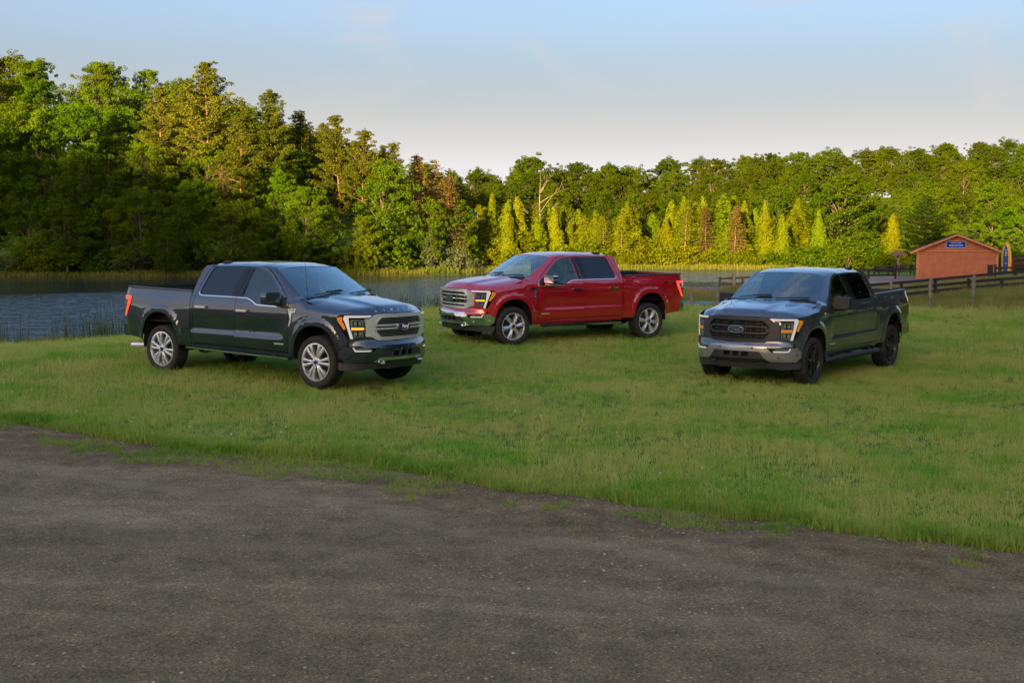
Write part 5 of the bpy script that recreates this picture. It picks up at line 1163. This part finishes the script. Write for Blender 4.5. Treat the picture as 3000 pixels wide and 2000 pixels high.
    for yy in (-.58, .58):
        f = MB(); f.prism(rounded([(-.11, 0), (.11, 0), (.075, .034), (-.06, .04)], .012, 2), lambda a, b: (-.60 + a, yy - .035, 1.925 + b), lambda a, b: (-.60 + a, yy + .035, 1.925 + b)); f.obj('roof_fin', BLACKP, t)
    MB().tube([(1.50, -.80 if 1 else 0, 1.41), (1.47, -.80, 1.62), (1.42, -.80, 2.06 if tr else 2.12)], [.006, .004, .003], 6).obj('antenna', BLACKP, t)
    # --- bed
    def bedin():
        mb = MB(); x0, x1, yw, zf, zt_ = -2.84, -1.125, .80, .90, 1.44
        mb.add([(x0, -yw, zt_), (x1, -yw, zt_), (x1, yw, zt_), (x0, yw, zt_), (x0, -yw, zf), (x1, -yw, zf), (x1, yw, zf), (x0, yw, zf)], [[4, 5, 6, 7], [0, 1, 5, 4], [1, 2, 6, 5], [2, 3, 7, 6], [3, 0, 4, 7]])
        for s in (-1, 1): mb.box((-1.865, s * .70, 1.02), (.95, .2, .24))
        mb.box(((x0 + x1) / 2, 0, zf - .01), (x1 - x0, 1.9, .012)); mb.box((-1.115, 0, 1.17), (.02, 1.84, .53)); return mb.mesh('bed_liner')
    part('bed_liner', MC('bedin', bedin), BLACKP)
    TG = rounded([(-.80, .80), (.80, .80), (.80, 1.468), (-.80, 1.468)], .03)
    tg = part('tailgate', MC('tg', lambda: panel_mesh('tailgate', TG, lambda y, z: (-2.905 + .02 * y * y - .012 * s01((z - 1.38) / .05), y, z), (-1, 0, 0), th=.055, step=.2)), paintm)
    MB().box((-2.925, 0, 1.28), (.02, .26, .06)).obj('handle', BLACKP, tg)
    # --- rear bumper
    def rbump():
        pr = [(-.0, .0)]; mb = MB(); ys = np.linspace(-.96, .96, 25); V = []
        for y in ys:
            x = -3.01 + .13 * abs(y) ** 3.2; 
            V += [(x + .02, y, .60), (x, y, .63), (x, y, .775), (x + .02, y, .80), (x + .16, y, .80), (x + .16, y, .60)]
        k = 6; F = [[i * k + j, i * k + (j + 1) % k, (i + 1) * k + (j + 1) % k, (i + 1) * k + j] for i in range(24) for j in range(k)] + [list(range(k)), list(range(24 * k, 25 * k))]
        mb.add(V, F); return mb.mesh('rear_bumper', True, 35)
    rbp = part('rear_bumper', MC('rbump', rbump), (paintm, CHROME, paintm)[tr])
    MB().box((-2.92, 0, .812), (.15, 1.5, .02)).obj('step_pad', BLACKP, rbp)
    # --- front end
    part('front_panel', MC('fp', lambda: panel_mesh('front_panel', [(-.912, .655), (.912, .655), (.912, .80), (.90, .82), (.73, .84), (.73, 1.12), (.60, 1.168), (-.60, 1.168), (-.73, 1.12), (-.73, .84), (-.90, .82), (-.912, .80)], front_map(0), (1, 0, .1), [[(a * .975, .98 + (b - .98) * .96) for a, b in SURR_O]], step=.05, th=.02)), paintm)
    gr = part('grille', MC('surr', lambda: panel_mesh('grille', SURR_O, flat_front(.022), (1, 0, .1), [SURR_I], step=.06, th=.05)), BM if tr != 2 else CHAR)
    part('grille_rim', MC('surr2', lambda: panel_mesh('grille_rim', [(a * .97 + (.012 if a > 0 else -.012), .98 + (b - .98) * 1.08) for a, b in SURR_I], flat_front(.034), (1, 0, .1), [[(a * .965, .98 + (b - .98) * .955) for a, b in SURR_I]], step=.06, th=.03)), (SATIN, SATIN, GUNMETAL)[tr], gr)
    part('grille_mesh', MC('gback', lambda: panel_mesh('grille_mesh', [(a * 1.02, .98 + (b - .98) * 1.03) for a, b in SURR_I], flat_front(-.012), (1, 0, .1), step=.1, th=.01)), DARKIN, gr)
    def bar(poly, off, th, mat, name='grille_bar'): return link(name, panel_mesh(name, poly, flat_front(off), (1, 0, .1), step=.12, th=th), mat, gr)
    def gy(z): return float(np.interp(z, [.818, .90, .97, 1.02, 1.085, 1.135], [.49, .562, .575, .572, .535, .465]))
    if tr == 0:
        for z in (.955, 1.008): bar(rect(-.715, .715, z - .014, z + .014), .032, .03, SATIN)
        bar(rect(-.57, .57, .972, .991), .008, .01, GUNMETAL)
        for z in (1.035, 1.06, 1.085, 1.11, .838, .862, .888, .914): bar(rect(-gy(z), gy(z), z - .004, z + .004), .010, .012, BARMETAL)
        vm = None
        for i in range(-7, 8):
            y = i * .07
            if abs(y) < .47:
                for z0, z1 in ((1.022, 1.13), (.824, .94)): bar(rect(y - .003, y + .003, z0, z1), .002, .01, GUNMETAL, 'grille_rib')
    elif tr == 1:
        bar([(-.70, 1.098), (-.52, 1.082), (.52, 1.082), (.70, 1.098), (.70, 1.06), (.53, 1.052), (-.53, 1.052), (-.70, 1.06)], .034, .03, POLISH)
        bar(rect(-.715, .715, .975, .999), .034, .03, POLISH)
        bar([(-.70, .90), (.70, .90), (.70, .845), (.54, .862), (-.54, .862), (-.70, .845)], .034, .03, POLISH)
        for z, n in ((1.112, 6), (1.026, 7), (.938, 7), (.837, 6)):
            for i in range(n + 1):
                y = -.46 + .92 * i / n
                if abs(y) > gy(z) - .02 or (abs(y) < .17 and .92 < z < 1.04): continue
                bar(rect(y - .0075, y + .0075, z - .02, z + .02), .006, .015, CHROME, 'grille_stud')
    else:
        ro_ = rounded([(-.52, .905), (.52, .905), (.545, .975), (.52, 1.045), (-.52, 1.045), (-.545, .975)], .03); ri_ = [(a * .955, .975 + (b - .975) * .62) for a, b in ro_]
        link('grille_bar', MC('ring', lambda: panel_mesh('grille_bar', ro_, flat_front(.03), (1, 0, .1), [ri_], step=.12, th=.03)), CHAR, gr)
        for s in (-1, 1): bar(rect(.535, .715, .950, 1.0) if s > 0 else rect(-.715, -.535, .950, 1.0), .032, .02, CHAR)
        for z in (1.085, .975, .865):
            for i in range(5):
                y = -.40 + .20 * i
                if abs(y) < .17 and abs(z - .975) < .01: continue
                bar(rounded([(y - .06, z - .009), (y + .06, z - .009), (y + .06, z + .009), (y - .06, z + .009)], .006, 2), .006, .02, GUNMETAL, 'grille_dash')
                for dy in (-.045, .045): bar(rect(y + dy - .003, y + dy + .003, z - .04, z + .04), .002, .01, GUNMETAL, 'grille_rib')
    em = link('emblem', MC('em1', lambda: panel_mesh('emblem', ellipse(.152, .066, 40, (0, .98)), flat_front(.055), (1, 0, .1), step=.1, th=.03)), CHROME, gr)
    link('emblem_face', MC('em2', lambda: panel_mesh('emblem_face', ellipse(.128, .050, 40, (0, .98)), flat_front(.059), (1, 0, .1), step=.1, th=.006)), OVAL, em)
    o = link('lettering', MC('em3', lambda: textmesh('Ford', .088, .002, .25, .95, .003)), CHROME, em); place(o, frame((0, 1, 0), (0, 0, 1), (1, 0, 0), (2.80 + .062, 0, .98)))
    for s in (1, -1):
        fl = lambda L_: [(s * a, b) for a, b in L_]
        hb = part('headlight', MC(('hl', s), lambda: panel_mesh('headlight', fl([(.606, 1.172), (.955, 1.172), (.985, 1.145), (.975, 1.07), (.955, .945), (.905, .797), (.722, .797), (.718, 1.118), (.64, 1.118)]), flat_front(-.012), (1, 0, .1), step=.05, th=.03)), BLACKG)
        part('light_strip', MC(('drl', s), lambda: panel_mesh('light_strip', rounded(fl([(.610, 1.168), (.945, 1.168), (.953, 1.12), (.925, .96), (.897, .802), (.870, .802), (.903, .98), (.912, 1.135), (.64, 1.135)]), .012), flat_front(.008), (1, 0, .1), step=.05, th=.02)), LAMPW, hb)
        part('side_marker', MC(('am', s), lambda: panel_mesh('side_marker', rounded(fl([(.957, 1.148), (.984, 1.135), (.974, 1.06), (.950, .945), (.935, .96), (.957, 1.08)]), .006, 2), flat_front(.004), (1, 0, .1), step=.05, th=.012)), AMBER, hb)
        for z0, z1 in ((.985, 1.100), (.825, .935)):
            part('reflector', MC(('rf', s, z0), lambda: panel_mesh('reflector', rounded(fl([(.74, z0), (.885, z0), (.890, z1), (.74, z1)]), .012), flat_front(-.004), (1, 0, .1), [rounded(fl([(.755, z0 + .014), (.868, z0 + .014), (.872, z1 - .014), (.755, z1 - .014)]), .01)], step=.08, th=.01)), LAMPC, hb)
            for cy in (.785, .84):
                part('lamp_eye', MC(('eye', s, z0, cy), lambda: panel_mesh('lamp_eye', fl(ellipse(.020, .034, 16, (cy, (z0 + z1) / 2))), flat_front(-.003), (1, 0, .1), step=.1, th=.008)), LAMPC, hb)
        part('turn_signal', MC(('ts2', s, tr == 2), lambda: panel_mesh('turn_signal', fl(rect(.735, .885, .948, .974) if tr < 2 else rect(.74, .89, .938, .982)), flat_front(.004), (1, 0, .1), step=.08, th=.012)), AMBERLIT if tr < 2 else AMBER, hb)
        fg = part('fog_lamp', MC(('fog', s), lambda: panel_mesh('fog_lamp', fl([(.585, .682), (.895, .682), (.858, .592), (.645, .592)]), flat_front(.012), (1, 0, .1), step=.06, th=.03)), BLACKG)
        part('fog_reflector', MC(('fogr', s), lambda: panel_mesh('fog_reflector', fl([(.64, .668), (.855, .668), (.84, .630), (.665, .630)]), flat_front(.018), (1, 0, .1), step=.05, th=.008)), LAMPC, fg)
        part('light_strip', MC(('fogs', s), lambda: panel_mesh('light_strip', fl([(.628, .622), (.852, .622), (.872, .668), (.888, .668), (.862, .600), (.648, .600)]), flat_front(.026), (1, 0, .1), step=.05, th=.012)), LAMPW, fg)
    bmp = part('front_bumper', MC('bump', lambda: panel_mesh('front_bumper', BUMP, front_map(.0), (1, 0, .1), step=.04, th=.03)), (paintm, CHROME, P_GREYB)[tr])
    part('bumper_gap', MC('gap', lambda: panel_mesh('bumper_gap', [(-.95, .40), (.95, .40), (.95, .70), (-.95, .70)], lambda y, z: (XF(y) - .03, y, z), (1, 0, .1), step=.1, th=.01)), DARKIN, bmp)
    it = part('lower_intake', MC('int', lambda: panel_mesh('lower_intake', INTAKE, front_map(-.012), (1, 0, .1), [rect(.105, .235, .515, .598), rect(-.065, .065, .515, .598), rect(-.235, -.105, .515, .598)], step=.05, th=.03)), CHAR, bmp)
    for s in (1, -1):
        for z, a0, a1 in ((.578, .27, .43), (.54, .27, .455)):
            part('louvre', MC(('lou', s, z), lambda: panel_mesh('louvre', [(s * a0, z - .004), (s * a1, z - .004), (s * (a1 - .01), z + .004), (s * a0, z + .004)], front_map(-.004), (1, 0, .1), step=.1, th=.01)), GUNMETAL, it)
    sk = [(.505, .500), (.585, .430), (.40, .428), (.36, .452)]; sk = [(.25, .497)] + sk; sk = sk + [(-a, b) for a, b in sk[::-1]]
    part('skid_trim', MC('skid', lambda: panel_mesh('skid_trim', sk, front_map(.006), (1, 0, .1), step=.05, th=.02)), (CHROME, CHROME, GUNMETAL)[tr], bmp)
    for s in (1, -1):
        hk = MB(); hk.tube([(2.70, s * .50, .42), (2.80, s * .50, .415), (2.815, s * .455, .415), (2.80, s * .41, .415), (2.70, s * .41, .42)], .014, 8); hk.obj('tow_hook', (CHROME, CHROME, BLACKP)[tr], bmp)
        for y, z in ((.305, .665), (.73, .51), (.945, .55)):
            p = front_map(.0)(s * y, z); MB().lathe([(.001, .0), (.016, -.001), (.019, -.006)], 14, 'Z').obj('sensor', (GUNMETAL, SATIN, GUNMETAL)[tr], bmp).matrix_local = Vector((1, s * .6 * y, 0)).to_track_quat('Z', 'Y').to_matrix().to_4x4() if False else Matrix.Translation(Vector(p) + Vector((.004, 0, 0))) @ Vector((1, s * 1.1 * y, 0)).to_track_quat('Z', 'Y').to_matrix().to_4x4()
    part('valance', MC('val', lambda: panel_mesh('valance', VALA, front_map(-.02), (1, 0, .1), step=.06, th=.02)), CHAR)
    if tr == 0:
        for i, ch in enumerate('LIMITED'):
            tq = (-.46 + .92 * i / 6) / .89; u = .966; p = Vector(hood_map(u, tq)); n = (Vector(hood_map(u + .01, tq)) - Vector(hood_map(u - .01, tq))).cross(Vector(hood_map(u, tq + .01)) - Vector(hood_map(u, tq - .01))).normalized()
            if n.x < 0: n = -n
            X_ = (Vector(hood_map(u, tq + .01)) - Vector(hood_map(u, tq - .01))).normalized(); Y_ = n.cross(X_)
            o = link('lettering', MC(('L', ch), lambda: textmesh(ch, .062, .002, 0, 1, .001)), CHROME, hood); place(o, frame(X_, Y_, n, p + n * .002))
    # --- inside and under
    def inner():
        mb = MB(); mb.box((.08, 0, .66), (2.3, 1.86, .30)); mb.box((.45, 0, .80), (.1, 1.7, .2)); mb.box((1.95, 0, .85), (1.25, 1.15, .5)); mb.box((1.32, 0, .95), (.2, 1.75, .62)); mb.box((-.05, 0, .45), (5.2, .9, .14)); mb.box((-2.0, 0, .72), (1.7, 1.15, .2))
        mb.tube([(1.8465, -.75, .41), (1.8465, .75, .41)], .06, 8); mb.tube([(-1.8465, -.75, .41), (-1.8465, .75, .41)], .07, 8); mb.lathe([(.001, -.14), (.12, -.1), (.15, 0), (.12, .1), (.001, .14)], 12, c=(-1.8465, 0, .41)); mb.box((2.35, 0, .52), (.5, 1.3, .16)); return mb.mesh('underbody')
    part('underbody', MC('inner', inner), DARKIN)
    def trimin():
        mb = MB()
        for s in (1, -1):
            pr = [(-1.02, .80), (1.22, .80), (1.22, 1.25), (.5, 1.25), (.25, 1.36), (-1.02, 1.37)]; mb.prism(pr, lambda a, b: (a, s * .86, b), lambda a, b: (a, s * .90, b))
        mb.prism([(.95, .9), (1.45, .9), (1.42, 1.37), (1.15, 1.41), (.95, 1.30)], lambda a, b: (a, -.80, b), lambda a, b: (a, .80, b)); return mb.mesh('dashboard')
    part('dashboard', MC('dash', trimin), BLACKP)
    for y in (.40, -.40):
        def st():
            mb = MB(); seat(mb, .02, y, .52); return mb.mesh('seat', True, 40)
        part('seat', MC(('seat', y), st), SEATM)
    def bench():
        mb = MB(); seat(mb, -.85, 0, 1.45)
        return mb.mesh('rear_bench', True, 40)
    part('rear_bench', MC('bench', bench), SEATM)
    for y in (.45, -.45): MB().box((-.98, y, 1.60), (.09, .26, .17)).obj('headrest', SEATM, t)
    stw = MB(); th_ = [2 * math.pi * i / 24 for i in range(25)]; stw.tube([(.82 - .07 * math.sin(q), .40 + .185 * math.cos(q), 1.30 + .17 * math.sin(q)) for q in th_], .015, 6, False); stw.box((.84, .40, 1.30), (.04, .2, .07)); stw.obj('steering_wheel', BLACKP, t)
    mb = MB(); mb.prism(rounded([(-.12, -.035), (.12, -.035), (.12, .035), (-.12, .035)], .02, 2), lambda a, b: (.70, a, 1.755 + b), lambda a, b: (.73, a, 1.755 + b)); mb.obj('rear_view_mirror', BLACKP, t)
    # --- wheels
    kind = 'abc'[tr]; WM = (POLISH, POLISH, DARKMETAL)[tr]
    for x in (1.8465, -1.8465):
        for s in (1, -1):
            wh = link('wheel', MC(('brake',), brake_mesh), GUNMETAL, t); wh.location = (x, s * .865, .405); wh.rotation_euler = (0, random.uniform(0, 6.28) if False else .3 * (x > 0), 0 if s > 0 else math.pi)
            link('tyre', MC(('tyre',), tyre_mesh), RUBBER, wh); link('rim', MC(('rim', kind), lambda: rim_mesh(kind)), WM if tr < 2 else GUNMETAL, wh); link('spokes', MC(('spk', kind), lambda: spokes_mesh(kind)), WM, wh); link('hub_cap', MC(('cap',), cap_mesh), OVAL if tr == 0 else GUNMETAL, wh)
    ex = MB(); ex.lathe([(.055, 0), (.055, .36), (.048, .36), (.048, 0.02)], 20, 'Y'); eo = ex.obj('exhaust_pipe', SATIN if tr == 0 else DARKMETAL, t, True, 40); eo.location = (-2.36, -.84, .44); eo.rotation_euler = (R(-2), 0, R(104))
    return t
P_GREYB = paint('paint_grey_bumper', (.30, .30, .305), .55, .34)
pickup('trimmed', P_BLUE, 'dark blue pickup with silver twin-bar grille and chrome many-spoke wheels, front facing right', (-4.072, 21.905, -2.510, -.610, .004, -.012))
pickup('chromed', P_RED, 'metallic red pickup with chrome bumper and lit red tail light', (1.030, 28.672, -2.460, 3.721, -.008, -.011))
pickup('plain', P_GREY, 'dark grey pickup with black grille and dark wheels near the posts', (5.541, 23.915, -2.674, 4.067, 0, -.005))
